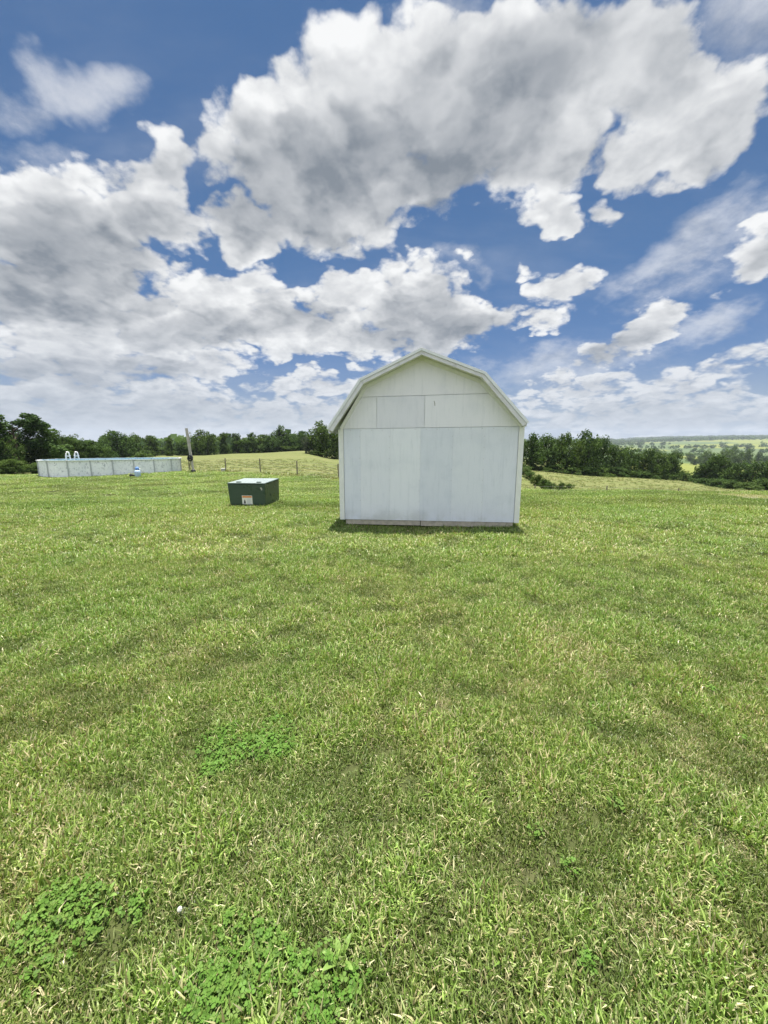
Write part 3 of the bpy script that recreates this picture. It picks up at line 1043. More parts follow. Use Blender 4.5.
# ------------------------------------------------------------------ trees
def leaf_mat(name, c0, c1, c2):
    m, n, bs = surf(name, 0.65, 0.08)
    t = n.new('ShaderNodeAttribute', attribute_name='tint').outputs['Fac']
    rnd = n.new('ShaderNodeObjectInfo').outputs['Random']
    c = n.mix(t, rgb(*c0), rgb(*c1))
    c = n.mix(n.m('MULTIPLY', rnd, 0.6), c, n.mix(1.0, c, rgb(*c2), 'MULTIPLY'))
    n.put(bs.inputs['Base Color'], c)
    tr = n.new('ShaderNodeBsdfTranslucent')
    n.put(tr.inputs['Color'], n.mix(1.0, c, rgb(1.25, 1.3, 0.7), 'MULTIPLY'))
    mx = n.new('ShaderNodeMixShader')
    mx.inputs[0].default_value = 0.28
    out = next(x for x in n.n if x.type == 'OUTPUT_MATERIAL')
    n.l.new(bs.outputs[0], mx.inputs[1])
    n.l.new(tr.outputs[0], mx.inputs[2])
    n.l.new(mx.outputs[0], out.inputs['Surface'])
    return m


M_LEAF = leaf_mat('broad_leaves', (0.020, 0.046, 0.012), (0.092, 0.155, 0.040), (1.5, 1.25, 0.85))
M_LEAFPALE = leaf_mat('pale_leaves', (0.060, 0.105, 0.030), (0.115, 0.165, 0.050), (1.15, 1.1, 0.9))
M_LEAFGREY = leaf_mat('grey_leaves', (0.055, 0.072, 0.050), (0.100, 0.120, 0.080), (1.1, 1.05, 0.9))
M_BARK = plain('tree_bark', (0.075, 0.060, 0.045), 0.9, 0.1, vary=0.3, scale=4)


def crown_mesh(seed, kind, nleaf, leaf):
    """a crown one unit wide and one unit tall, its foot at z = 0, made of leaf clumps on lobes with gaps between"""
    r = np.random.default_rng(seed)
    lob = []
    nl = {'round': 15, 'oval': 14, 'cone': 16, 'open': 13, 'bush': 12}[kind]
    for k in range(nl):
        z = (k + r.uniform(0.2, 0.8)) / nl
        if kind == 'cone':
            wz = 0.40 * (1 - z) + 0.05
            z = 0.04 + 0.9 * z
        elif kind == 'open':
            wz = 0.40 * (1 - (2 * z - 1.05) ** 2 * 0.55)
            z = 0.12 + 0.76 * z
        elif kind == 'bush':
            wz = 0.40 * math.sqrt(max(0.04, 1 - z * z))
            z = 0.06 + 0.74 * z
        else:
            wz = 0.36 * math.sqrt(max(0.08, 1 - (2 * z - 0.9) ** 2 * 0.9))
            z = 0.09 + 0.80 * z
        a = r.uniform(0, 2 * math.pi)
        rr = wz * math.sqrt(r.uniform(0.15, 1.0))
        R = r.uniform(0.155, 0.245) * (0.75 if kind in ('cone', 'open') else 1.0)
        lob.append((rr * math.cos(a), rr * math.sin(a), min(z, 0.97 - R), R))
    if kind != 'open':
        for z in np.linspace(0.12, 0.72 if kind != 'cone' else 0.6, 5):
            lob.append((r.uniform(-.05, .05), r.uniform(-.05, .05), z, 0.23 if kind != 'cone' else 0.22 * (1.1 - z)))
    lob = np.array(lob)
    # secondary clumps on every lobe
    nc = 9
    ci = np.repeat(np.arange(len(lob)), nc)
    d = r.normal(size=(len(ci), 3))
    d /= np.linalg.norm(d, axis=1)[:, None]
    cc = lob[ci, :3] + d * lob[ci, 3:4] * r.uniform(0.6, 1.1, (len(ci), 1))
    cr = lob[ci, 3] * r.uniform(0.28, 0.55, len(ci))
    cbright = r.uniform(0, 1, len(ci))
    wgt = cr ** 2
    pick = r.choice(len(ci), nleaf, p=wgt / wgt.sum())
    d = r.normal(size=(nleaf, 3))
    d /= np.linalg.norm(d, axis=1)[:, None]
    P0 = cc[pick] + d * cr[pick][:, None] * r.uniform(0.35, 1.0, (nleaf, 1)) ** 0.6
    P0[:, 2] = np.clip(P0[:, 2], 0.01, 1.05)
    nrm = d + r.normal(size=(nleaf, 3)) * 0.7 + np.array([0, 0, 0.5])
    nrm /= np.linalg.norm(nrm, axis=1)[:, None]
    h = r.normal(size=(nleaf, 3))
    t = np.cross(nrm, h)
    t /= np.linalg.norm(t, axis=1)[:, None]
    b = np.cross(nrm, t)
    s = leaf * r.uniform(0.6, 1.35, (nleaf, 1))
    V = np.stack([P0 - t * s * 0.9, P0 - b * s * 0.5, P0 + t * s * 0.9, P0 + b * s * 0.5], 1).reshape(-1, 3)
    Fc = np.arange(nleaf * 4).reshape(-1, 4)
    tint = np.repeat(np.clip(0.65 * cbright[pick] + r.uniform(-0.2, 0.45, nleaf), 0, 1), 4)
    V[:, 2] /= 1.0
    return np_mesh('crown', V, Fc, 4, np.repeat(tint[:, None], 3, 1))


def trunk_mesh(seed):
    """a tapered trunk of unit height with limbs, as wide as the tree is told to be"""
    r = random.Random(seed)
    mb = MB()
    b = [(0, 0, -0.04), (0.01, 0, 0.15), (r.uniform(-.02, .02), r.uniform(-.02, .02), 0.40), (r.uniform(-.04, .04), r.uniform(-.04, .04), 0.62), (r.uniform(-.06, .06), r.uniform(-.05, .05), 0.86)]
    mb.tube(b, [0.036, 0.028, 0.022, 0.014, 0.004], 8)
    for k in range(7):
        z = 0.25 + 0.075 * k
        a = k * 2.4 + r.uniform(-.5, .5)
        L = r.uniform(0.20, 0.36)
        o = (0, 0, z)
        mb.tube([o, (L * .45 * math.cos(a), L * .45 * math.sin(a), z + 0.07), (L * math.cos(a), L * math.sin(a), z + 0.19)], [0.013, 0.009, 0.003], 6)
    bmesh.ops.recalc_face_normals(mb.bm, faces=mb.bm.faces[:])
    me = bpy.data.meshes.new('trunk')
    mb.bm.to_mesh(me)
    mb.bm.free()
    me.materials.append(M_BARK)
    return me


CROWNS = {}
for kind, num in (('round', 4), ('oval', 4), ('cone', 3), ('open', 3), ('bush', 3)):
    CROWNS[kind] = []
    for k in range(num):
        me = crown_mesh(hash((kind, k, 3)) % 1000 if False else (ord(kind[0]) * 7 + k * 13), kind, 5200, 0.030)
        me.materials.append(M_LEAF)
        CROWNS[kind].append(me)
NEARC = {}
for kind, num in (('open', 1), ('round', 2), ('oval', 2), ('bush', 1)):
    NEARC[kind] = []
    for k in range(num):
        me = crown_mesh(500 + ord(kind[0]) + k * 17, kind, 17000, 0.019)
        me.materials.append(M_LEAF)
        NEARC[kind].append(me)
PALE = {}
for kind in ('round', 'bush', 'oval'):
    me = CROWNS[kind][0].copy()
    me.materials.clear()
    me.materials.append(M_LEAFPALE)
    PALE[kind] = [me]
me = CROWNS['oval'][1].copy()
me.materials.clear()
me.materials.append(M_LEAFGREY)
GREY = {'oval': [me], 'round': [me]}
TRUNKS = [trunk_mesh(s) for s in range(4)]
_cnt = [0]


def tree(kind, px, top_py, y, wpx, label, group=None, lib=None, foot=0.10, name='tree', cat='tree'):
    _cnt[0] += 1
    i = _cnt[0]
    base = at(px, y)
    top = EYE + (445 - top_py) / 396.7 * y
    Ht = max(top - base.z, 0.8)
    Wd = wpx / 391 * y
    root = thing(name, label, cat, base, (i * 2.399) % 6.283, group)
    lib = lib or CROWNS
    me = lib[kind][i % len(lib[kind])]
    c = bpy.data.objects.new('crown', me)
    COL.objects.link(c)
    c.parent = root
    c.location = (0, 0, foot * Ht)
    c.scale = (Wd, Wd * random.uniform(0.85, 1.1), Ht * (1 - foot) / 0.98)
    t = bpy.data.objects.new('trunk', TRUNKS[i % 4])
    COL.objects.link(t)
    t.parent = root
    k = min(Wd, Ht * 0.9)
    t.scale = (k, k, Ht * 0.95)
    return root


GL = 'trees at the left edge beyond the pool'
GF = 'trees in the far treeline across the hay field'
GR = 'trees in the treeline right of the shed'
GV = 'trees scattered down the valley'
GH = 'hedgerow trees on the right below the lawn'
# the big trees on the left
tree('round', -28, 408, 50, 74, 'huge dark tree cut by the left edge of the picture', GL, NEARC, 0.04)
tree('open', 20, 410, 50, 92, 'tall spreading dark oak whose crown shows sky through it', GL, NEARC, 0.12)
tree('round', 2, 428, 47, 44, 'rounded dark tree low in front of the tall spreading oak', GL, NEARC, 0.02)
tree('round', 43, 424, 54, 44, 'domed dark tree behind the left end of the pool', GL, NEARC, 0.02)
tree('oval', 72, 434.5, 60, 34, 'dark tree rising right behind the pool ladder', GL, NEARC, 0.02)
tree('round', 94, 440, 62, 36, 'low broad tree between the ladder and the tall clump behind the pool', GL, NEARC, 0.0)
tree('bush', 12, 459, 44, 40, 'leafy bush at the foot of the dark trees left of the pool', 'bushes below the left trees', NEARC, 0.0, 'bush', 'bush')
tree('bush', 34, 463, 45, 26, 'small dark bush touching the left end of the pool', 'bushes below the left trees', NEARC, 0.0, 'bush', 'bush')
tree('bush', 142, 451, 62, 24, 'bright green bush showing above the pool rim near the filter', None, PALE, 0.0, 'bush', 'bush')
# the far treeline
FAR = [
    ('round', 119, 430.5, 100, 34, 'tallest rounded tree above the middle of the pool'),
    ('oval', 106, 437, 108, 24, 'narrow tree left of the tallest rounded tree above the pool'),
    ('oval', 136, 434, 112, 18, 'slim tree right of the tallest rounded tree above the pool'),
    ('cone', 152, 435, 120, 24, 'pointed dark tree above the right part of the pool'),
    ('cone', 170, 437, 125, 15, 'small pointed tree just left of the leaning pole'),
    ('round', 184, 440, 128, 24, 'low dark tree right behind the top of the leaning pole'),
    ('round', 208, 430.5, 128, 30, 'broad domed tree first to the right of the leaning pole'),
    ('oval', 197, 437, 132, 22, 'low tree between the leaning pole and the broad domed tree'),
    ('cone', 225, 432.5, 134, 20, 'pointed tree above the left fence post'),
    ('cone', 237, 433, 136, 18, 'pointed tree above the green utility box, left of its twin gap'),
    ('round', 247, 437.5, 134, 26, 'low rounded tree above the green utility box'),
    ('cone', 252.5, 432.5, 140, 15, 'slim pointed tree above the lid of the green utility box'),
    ('round', 264, 434, 140, 24, 'rounded tree on the skyline right of the green utility box'),
    ('oval', 281, 425.5, 140, 22, 'tallest slender tree of the far treeline with a high tufted top'),
    ('round', 273, 436, 136, 22, 'low tree just left of the tallest slender tree'),
    ('round', 293, 434, 140, 22, 'low tree just right of the tallest slender tree'),
    ('round', 303, 431, 134, 22, 'rounded tree between the slender tall one and the pale grey tree'),
    ('oval', 322, 421, 97, 30, 'tall dark tree close to the left eave of the shed'),
    ('round', 336, 429, 100, 34, 'dark tree half hidden behind the left wall of the shed'),
    ('round', 352, 432, 104, 34, 'tree mostly hidden behind the left side of the shed'),
]
for kind, px, tp, y, wp, lab in FAR:
    tree(kind, px, tp, y, wp, lab, GF, None, 0.0)
tree('oval', 309.5, 436.5, 99, 20, 'pale grey green tree left of the tall dark one by the shed', GF, GREY, 0.0)
tree('bush', 318, 450, 96, 24, 'low dark bush under the tall dark tree by the shed', 'bushes at the foot of the treelines', None, 0.0, 'bush', 'bush')
for px in (46, 60, 84, 128, 146, 163, 178, 192, 214, 231, 245, 258, 268, 287, 299):
    tree('bush', px, 446.5 if px < 200 else 445, 118 if px < 150 else 138, 26, 'dark undergrowth bush filling the foot of the far treeline', 'undergrowth of the far treeline', None, 0.0, 'bush', 'bush')
# right of the shed
RT = [
    ('round', 512, 436, 72, 34, 'dark tree half hidden by the right corner of the shed'),
    ('round', 530, 434.5, 73, 32, 'first full tree to the right of the shed'),
    ('round', 547, 435, 75, 30, 'second tree right of the shed, a little lower'),
    ('round', 561, 432.5, 75, 27, 'tree with a small tufted top right of the shed'),
    ('round', 574, 440, 76, 24, 'low tree filling the dip before the tallest tree right of the shed'),
    ('round', 586, 431, 77, 34, 'tallest tree in the treeline right of the shed'),
    ('round', 599, 437, 79, 22, 'tree just right of the tallest one, sloping down'),
    ('round', 613, 444, 81, 28, 'rounded tree halfway down the sloping treeline'),
    ('round', 628, 446.5, 84, 26, 'second rounded tree down the sloping treeline'),
    ('round', 643, 449, 87, 26, 'dark tree near the low end of the sloping treeline'),
    ('round', 656, 451, 89, 24, 'dense tree before the last one of the sloping treeline'),
    ('oval', 669, 451, 91, 22, 'last tall tree at the low end of the sloping treeline'),
]
for kind, px, tp, y, wp, lab in RT:
    tree(kind, px, tp, y, wp, lab, GR, None, 0.0)
for px, tp, y in ((520, 464, 70), (538, 466, 72), (552, 463, 73), (570, 466, 74), (587, 464, 75.5), (600, 467, 77), (614, 466, 79), (626, 469, 82), (641, 470, 85), (654, 472, 88), (667, 473, 90)):
    tree('bush', px, tp, y, 26, 'dark bush along the foot of the sloping treeline', 'undergrowth of the sloping treeline', None, 0.0, 'bush', 'bush')
HT = [
    ('bush', 683, 470, 94, 26, 'low bush in the gap between the two tree groups on the right'),
    ('bush', 696, 469, 92, 22, 'second low bush beside the yellow field on the right'),
    ('round', 705, 460, 90, 24, 'leftmost rounded tree of the group at the far right'),
    ('round', 716, 454.5, 88, 28, 'tallest dark tree of the group at the far right'),
    ('round', 731, 463, 86, 26, 'lower tree right of the tallest in the far right group'),
    ('round', 747, 461, 84, 28, 'broad tree near the right edge of the picture'),
    ('oval', 764, 459, 82, 30, 'dark tree cut by the right edge of the picture'),
    ('round', 786, 458, 82, 34, 'tree just outside the right edge'),
]
for kind, px, tp, y, wp, lab in HT:
    tree(kind, px, tp, y, wp, lab, GH, None, 0.0)
for px, tp, y in ((703, 478, 84), (716, 478, 80), (732, 480, 76), (765, 478, 72), (780, 478, 70)):
    tree('bush', px, tp, y, 26, 'dark bush under the far right tree group', 'undergrowth of the far right group', None, 0.0, 'bush', 'bush')
tree('bush', 747, 482, 66, 22, 'bright green bush at the end of the lawn by the pale bare patch', None, PALE, 0.0, 'bush', 'bush')
# bramble row running down towards the lawn crest
for k, (px, tp, y, wp) in enumerate(((523, 466, 58, 20), (530, 471, 48, 14), (537, 474, 41, 14), (544, 478, 36, 13), (551, 482, 32, 14), (560, 484.5, 28, 13), (568, 486.5, 26, 12))):
    lab = ['pale bushy weeds beside the right wall of the shed', 'bramble bush next down the row from the shed corner', 'bramble bush third down the row right of the shed', 'bramble bush in the middle of the row right of the shed',
           'bramble bush past the middle of the row right of the shed', 'small bramble bush near the lawn end of the row', 'lowest bramble bush at the lawn crest right of the shed'][k]
    tree('bush', px, tp, y, wp, lab, 'brambles in a row right of the shed', PALE if k == 0 else (GREY if k in (3,) else None) and None or (PALE if k == 0 else None), 0.0, 'bramble_bush', 'bush')
# valley
VT = [
    ('round', 674, 450, 430, 9.5, 'lone dark round tree above the yellow field', None),
    ('oval', 721, 449, 300, 17, 'pale green feathery tree above the far right group', PALE),
    ('round', 735, 452, 310, 13, 'pale green tree beside the feathery one in the valley', PALE),
    ('oval', 706, 450, 330, 15, 'pale green tree left of the feathery one in the valley', PALE),
    ('round', 745, 449.5, 340, 14, 'pale green broad tree in the valley toward the right edge', PALE),
    ('round', 731, 446.5, 430, 12, 'pale tree farther up the valley behind the feathery one', PALE),
    ('bush', 690, 452, 480, 12, 'low pale thicket in the valley right of the lone dark tree', PALE),
    ('round', 700, 456, 420, 9, 'small round tree right of the yellow field', None),
    ('round', 694, 458, 400, 7, 'smaller tree beside the yellow field', None),
    ('round', 655, 447, 700, 7, 'small far tree on the left of the valley', None),
    ('round', 746, 455, 360, 10, 'dark valley tree right of the feathery one', None),
    ('round', 757, 452, 400, 9, 'dark valley tree near the right edge', None),
    ('round', 764, 455, 380, 8, 'valley tree at the right edge', None),
    ('round', 748, 444.5, 900, 6, 'dark tree on the pale hillside at the right', None),
]
for kind, px, tp, y, wp, lab, lib in VT:
    tree(kind, px, tp, y, wp, lab, GV, lib, 0.0)


def woods(name, label, rows, leaf, per, mat):
    """far-off wood that reads as one mass"""
    V, T = [], []
    r = np.random.default_rng(77)
    for (u0, u1, y0, y1, num, h0, h1) in rows:
        u = r.uniform(u0, u1, num)
        y = r.uniform(y0, y1, num)
        x = u * y
        z = height(x, y)
        hh = r.uniform(h0, h1, num)
        ww = hh * r.uniform(0.5, 0.8, num)
        for k in range(num):
            m = per
            d = r.normal(size=(m, 3))
            d /= np.linalg.norm(d, axis=1)[:, None]
            c = np.array([x[k], y[k], z[k] + hh[k] * 0.5]) + d * np.array([ww[k], ww[k], hh[k] * 0.5]) * r.uniform(0.6, 1, (m, 1))
            nn = d + r.normal(size=(m, 3)) * 0.5
            t = np.cross(nn, r.normal(size=(m, 3)))
            t /= np.linalg.norm(t, axis=1)[:, None]
            b = np.cross(nn, t)
            b /= np.linalg.norm(b, axis=1)[:, None]
            s = leaf * hh[k] * r.uniform(0.7, 1.3, (m, 1))
            V.append(np.stack([c - t * s, c - b * s * .7, c + t * s, c + b * s * .7], 1).reshape(-1, 3))
            T.append(np.repeat(np.clip(r.uniform(0, 1) * 0.6 + r.uniform(0, 0.4, m), 0, 1), 4))
    V = np.vstack(V)
    T = np.concatenate(T)
    me = np_mesh(name, V, np.arange(len(V)).reshape(-1, 4), 4, np.repeat(T[:, None], 3, 1))
    return tag(obj(name, me, mat), label, 'woods', kind='stuff')


woods('distant_woods', 'hazy blue green woods along the far ridges', [
    (0.30, 1.25, 1900, 2300, 900, 10, 18), (0.25, 1.25, 2600, 3200, 900, 12, 22), (0.62, 1.25, 3300, 3900, 700, 14, 26),
    (0.50, 1.20, 1150, 1260, 90, 7, 12), (0.45, 1.25, 820, 870, 60, 6, 10), (0.45, 0.74, 1480, 1560, 70, 8, 13), (0.86, 1.25, 1000, 1500, 80, 7, 12),
    (-1.3, -0.1, 230, 420, 160, 8, 12), (-0.1, 0.33, 150, 260, 80, 7, 11)], 0.25, 22, M_LEAF)
woods('valley_hedges', 'rows of hedge bushes between the far valley fields', [
    (0.60, 0.72, 520, 535, 14, 4, 7), (0.70, 0.82, 640, 700, 16, 4, 7), (0.80, 1.2, 520, 620, 40, 4, 8), (0.86, 1.2, 330, 360, 20, 4, 7), (0.55, 0.70, 700, 760, 18, 5, 8)], 0.20, 34, M_LEAF)

# ------------------------------------------------------------------ grass
def vnoise(x, y, sc, seed):
    """smooth value noise, 0..1"""
    r = np.random.default_rng(seed)
    g_ = r.random((256, 256))
    xs, ys = x / sc + 1000.0, y / sc + 1000.0
    xi, yi = np.floor(xs).astype(int), np.floor(ys).astype(int)
    fx, fy = xs - xi, ys - yi
    fx, fy = fx * fx * (3 - 2 * fx), fy * fy * (3 - 2 * fy)
    a, b = g_[xi % 256, yi % 256], g_[(xi + 1) % 256, yi % 256]
    c, d = g_[xi % 256, (yi + 1) % 256], g_[(xi + 1) % 256, (yi + 1) % 256]
    return (a * (1 - fx) + b * fx) * (1 - fy) + (c * (1 - fx) + d * fx) * fy


def fnoise(x, y, sc, seed):
    return (vnoise(x, y, sc, seed) + 0.5 * vnoise(x, y, sc / 2, seed + 1) + 0.25 * vnoise(x, y, sc / 4, seed + 2)) / 1.75


GREENS = np.array([(0.150, 0.225, 0.058), (0.200, 0.268, 0.084), (0.098, 0.162, 0.038), (0.260, 0.310, 0.145)])
STRAW = np.array([(0.42, 0.38, 0.21), (0.52, 0.48, 0.30), (0.32, 0.27, 0.14)])


def blades(seed, num, radius, h0, h1, w0, w1, straw, lay, tone=1.0, lean_dir=None):
    """a tuft of curved cut blades; lay = how far they lie over"""
    r = np.random.default_rng(seed)
    a = r.uniform(0, 2 * math.pi, num)
    rr = radius * np.sqrt(r.uniform(0, 1, num))
    bx, by = rr * np.cos(a), rr * np.sin(a)
    h = r.uniform(h0, h1, num)
    wd = r.uniform(w0, w1, num) * 0.5
    da = r.uniform(0, 2 * math.pi, num)
    if lean_dir is not None:
        da = lean_dir + r.normal(0, 0.9, num)
    ln = lay * r.uniform(0.15, 1.0, num) ** 1.3
    isst = r.random(num) < straw
    ln = np.where(isst, ln * 1.35 + 0.1, ln)
    th1, th2 = ln * 0.7, np.minimum(ln * 1.7, 1.7)
    dx, dy = np.cos(da), np.sin(da)
    px_, py_ = -dy, dx
    V = np.zeros((num, 5, 3))
    m1 = h * 0.55
    x1, z1 = m1 * np.sin(th1), m1 * np.cos(th1)
    x2, z2 = x1 + (h - m1) * np.sin(th2), z1 + (h - m1) * np.cos(th2)
    tw = r.uniform(-0.6, 0.6, num)
    qx, qy = px_ * np.cos(tw) + dx * np.sin(tw), py_ * np.cos(tw) + dy * np.sin(tw)
    for k, (ox, oz, ws) in enumerate(((0 * h, -0.008 + 0 * h, 0.8), (x1, z1, 1.0))):
        for j, s in enumerate((-1, 1)):
            V[:, k * 2 + j, 0] = bx + dx * ox + qx * wd * ws * s
            V[:, k * 2 + j, 1] = by + dy * ox + qy * wd * ws * s
            V[:, k * 2 + j, 2] = oz
    V[:, 4, 0], V[:, 4, 1], V[:, 4, 2] = bx + dx * x2, by + dy * x2, np.maximum(z2, 0.004)
    f0 = np.array([(0, 1, 3), (0, 3, 2), (2, 3, 4)])
    Fc = (np.arange(num)[:, None, None] * 5 + f0[None]).reshape(-1, 3)
    gcol_ = 1.16 * tone * np.array([1.07, 1.06, 0.90]) * GREENS[r.choice(4, num, p=[0.42, 0.28, 0.2, 0.10])]
    scol = STRAW[r.choice(3, num, p=[0.5, 0.28, 0.22])]
    c = np.where(isst[:, None], scol, gcol_) * r.uniform(0.75, 1.25, (num, 1))
    # roots of every blade darkened as painted shade between blades; mower-cut tips bleached
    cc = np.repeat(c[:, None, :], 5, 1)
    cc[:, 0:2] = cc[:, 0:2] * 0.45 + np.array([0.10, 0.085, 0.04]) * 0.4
    cut = r.random(num) < 0.33
    cc[cut, 4] = cc[cut, 4] * 0.45 + np.array([0.38, 0.42, 0.20]) * 0.55
    return V.reshape(-1, 3), Fc, cc.reshape(-1, 3)


def tuft(name, mat, *a, **k):
    V, Fc, c = blades(*a, **k)
    me = np_mesh(name, V, Fc, 3, c)
    me.materials.append(mat)
    return bpy.data.objects.new(name, me)


def clover(name, mat, seed, num, radius):
    r = np.random.default_rng(seed)
    V, Fc, C = [], [], []
    for k in range(num):
        a, rr = r.uniform(0, 6.283), radius * math.sqrt(r.uniform(0, 1))
        o = np.array([rr * math.cos(a), rr * math.sin(a), 0.0])
        hgt = r.uniform(0.025, 0.065)
        tp = o + np.array([r.normal(0, 0.012), r.normal(0, 0.012), hgt])
        col = np.array([0.105, 0.205, 0.036]) * r.uniform(0.75, 1.35) if r.random() < 0.75 else np.array([0.165, 0.265, 0.060])
        b = len(V)
        s = 0.0009
        V += [o + [s, 0, 0], o - [s, 0, 0], tp - [s, 0, 0], tp + [s, 0, 0]]
        Fc += [(b, b + 1, b + 2), (b, b + 2, b + 3)]
        C += [col * 1.2] * 4
        a0 = r.uniform(0, 6.283)
        tilt = r.normal(0, 0.35, 2)
        L = r.uniform(0.009, 0.016)
        for j in range(3):
            aj = a0 + j * 2.094
            d = np.array([math.cos(aj), math.sin(aj)])
            q = np.array([-d[1], d[0]])
            b = len(V)
            for (u, v, dz_) in ((0.05, 0, 0), (0.35, -0.42, 0.06), (0.8, -0.5, 0.1), (1.02, -0.15, 0.06), (0.93, 0, 0.0), (1.02, 0.15, 0.06), (0.8, 0.5, 0.1), (0.35, 0.42, 0.06)):
                xy = (d * u + q * v) * L
                V.append(tp + np.array([xy[0], xy[1], L * dz_ * 1.5 + xy @ tilt]))
                C.append(col * (1.25 if dz_ == 0 and u > 0.3 else 1.0))
            for i in range(1, 7):
                Fc.append((b, b + i, b + i + 1))
    me = np_mesh(name, np.array(V), np.array(Fc), 3, np.array(C) * 0.84)
    me.materials.append(mat)
    return bpy.data.objects.new(name, me)


def grass_mat(name, rough, trans, spec=0.32):
    m, n, bs = surf(name, rough, spec)
    tint = n.new('ShaderNodeAttribute', attribute_name='tint').outputs['Color']
    pos = n.new('ShaderNodeNewGeometry').outputs['Position']
    big = n.noise(pos, 0.42, 4, 0.6)
    med = n.noise(pos, 3.2, 3, 0.6)
    c = n.mix(n.ramp(big, 0.36, 0.64), n.mix(1.0, tint, rgb(0.94, 1.0, 0.92), 'MULTIPLY'), n.mix(1.0, tint, rgb(1.12, 1.05, 1.05), 'MULTIPLY'))
    c = n.mix(n.ramp(med, 0.50, 0.72, 0, 0.25), c, n.mix(1.0, n.mix(0.35, c, rgb(0.25, 0.22, 0.11)), rgb(1.12, 1.03, 1.0), 'MULTIPLY'))
    n.put(bs.inputs['Base Color'], c)
    tr = n.new('ShaderNodeBsdfTranslucent')
    n.put(tr.inputs['Color'], n.mix(1.0, c, rgb(1.15, 1.25, 0.55), 'MULTIPLY'))
    mx = n.new('ShaderNodeMixShader')
    mx.inputs[0].default_value = trans
    out = next(x for x in n.n if x.type == 'OUTPUT_MATERIAL')
    n.l.new(bs.outputs[0], mx.inputs[1])
    n.l.new(tr.outputs[0], mx.inputs[2])
    n.l.new(mx.outputs[0], out.inputs['Surface'])
    return m


M_GRASS = grass_mat('grass_blades', 0.38, 0.28)
M_CLOVER = grass_mat('clover_leaves', 0.5, 0.25, 0.10)
TUFTS = []
for k in range(6):
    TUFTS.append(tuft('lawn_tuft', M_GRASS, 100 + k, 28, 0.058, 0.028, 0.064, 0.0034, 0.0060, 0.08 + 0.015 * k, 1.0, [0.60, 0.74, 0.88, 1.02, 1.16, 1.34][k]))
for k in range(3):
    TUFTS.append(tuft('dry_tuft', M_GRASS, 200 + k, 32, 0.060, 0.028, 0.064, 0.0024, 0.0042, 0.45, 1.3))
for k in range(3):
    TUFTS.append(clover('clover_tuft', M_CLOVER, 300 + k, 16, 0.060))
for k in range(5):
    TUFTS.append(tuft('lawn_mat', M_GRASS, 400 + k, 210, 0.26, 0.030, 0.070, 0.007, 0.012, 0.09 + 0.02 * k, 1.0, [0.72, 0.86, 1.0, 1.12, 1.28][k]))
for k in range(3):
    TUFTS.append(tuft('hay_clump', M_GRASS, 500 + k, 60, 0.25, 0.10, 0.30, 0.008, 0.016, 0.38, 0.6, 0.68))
I_LAWN, I_DRY, I_CLO, I_MAT, I_HAY = range(0, 6), range(6, 9), range(9, 12), range(12, 17), range(17, 20)
src = bpy.data.collections.new('grass_sources')
for i, o in enumerate(TUFTS):
    o.name = 'g%02d_' % i + o.name
    src.objects.link(o)


def scatter(y0, y1, dens, seed, xk=1.12, xo=0.75, xmin=None, xmax=None):
    r = np.random.default_rng(seed)
    xm = xk * y1 + xo
    num = int(dens * (y1 - y0) * 2 * xm)
    x = r.uniform(-xm, xm, num)
    y = r.uniform(y0, y1, num)
    k = np.abs(x) < xk * np.maximum(y, 0) + xo
    return x[k], y[k], r


shed_inv = shed.matrix_basis.inverted()
box_inv = box.matrix_basis.inverted()
pool_inv = pool.matrix_basis.inverted()


def local_xy(M, x, y):
    return M[0][0] * x + M[0][1] * y + M[0][3], M[1][0] * x + M[1][1] * y + M[1][3]


def free(x, y):
    a, b = local_xy(shed_inv, x, y)
    k = ~((a > 0.02) & (a < WR - 0.02) & (b > 0.03) & (b < D_SH))
    a, b = local_xy(box_inv, x, y)
    k &= ~((a > -0.03) & (a < BW + 0.03) & (b > -0.03) & (b < BD + 0.05))
    a, b = local_xy(pool_inv, x, y)
    ax = np.maximum(np.abs(a) - pst, 0)
    k &= np.hypot(ax, b) > prad + 0.05
    return k


def px_mask(x, y, spots):
    """1 inside ellipses of ground given as photo pixels (cx, cy, rx, ry)"""
    m = np.zeros_like(x)
    for cx, cy, rx, ry in spots:
        c = ground_at(cx, cy)
        ex = abs(ground_at(cx + rx, cy).x - c.x)
        ey = abs(ground_at(cx, max(cy - ry, 470)).y - ground_at(cx, min(cy + ry, 1023)).y) / 2
        q = np.hypot((x - c.x) / ex, (y - c.y) / ey)
        m = np.maximum(m, 1.25 - q)
    return m


CLOVER = [(275, 985, 96, 70), (105, 920, 84, 40), (245, 748, 64, 26), (40, 985, 40, 24)]
DRY = [(590, 668, 46, 40), (545, 640, 30, 12), (320, 840, 60, 26), (330, 690, 22, 10), (60, 830, 60, 22), (690, 960, 60, 40), (150, 985, 40, 34), (5, 715, 14, 10), (330, 880, 60, 20), (752, 705, 14, 8), (420, 985, 40, 30)]
PTS = {k: [] for k in ('co', 'idx', 'rot', 'scl')}


def emit(x, y, idx, scl, r, tiltk=0.10):
    z = height(x, y)
    PTS['co'].append(np.stack([x, y, z], 1))
    PTS['idx'].append(idx)
    rot = np.stack([r.normal(0, tiltk, len(x)), r.normal(0, tiltk, len(x)), r.uniform(0, 2 * math.pi, len(x))], 1)
    PTS['rot'].append(rot)
    PTS['scl'].append(scl)


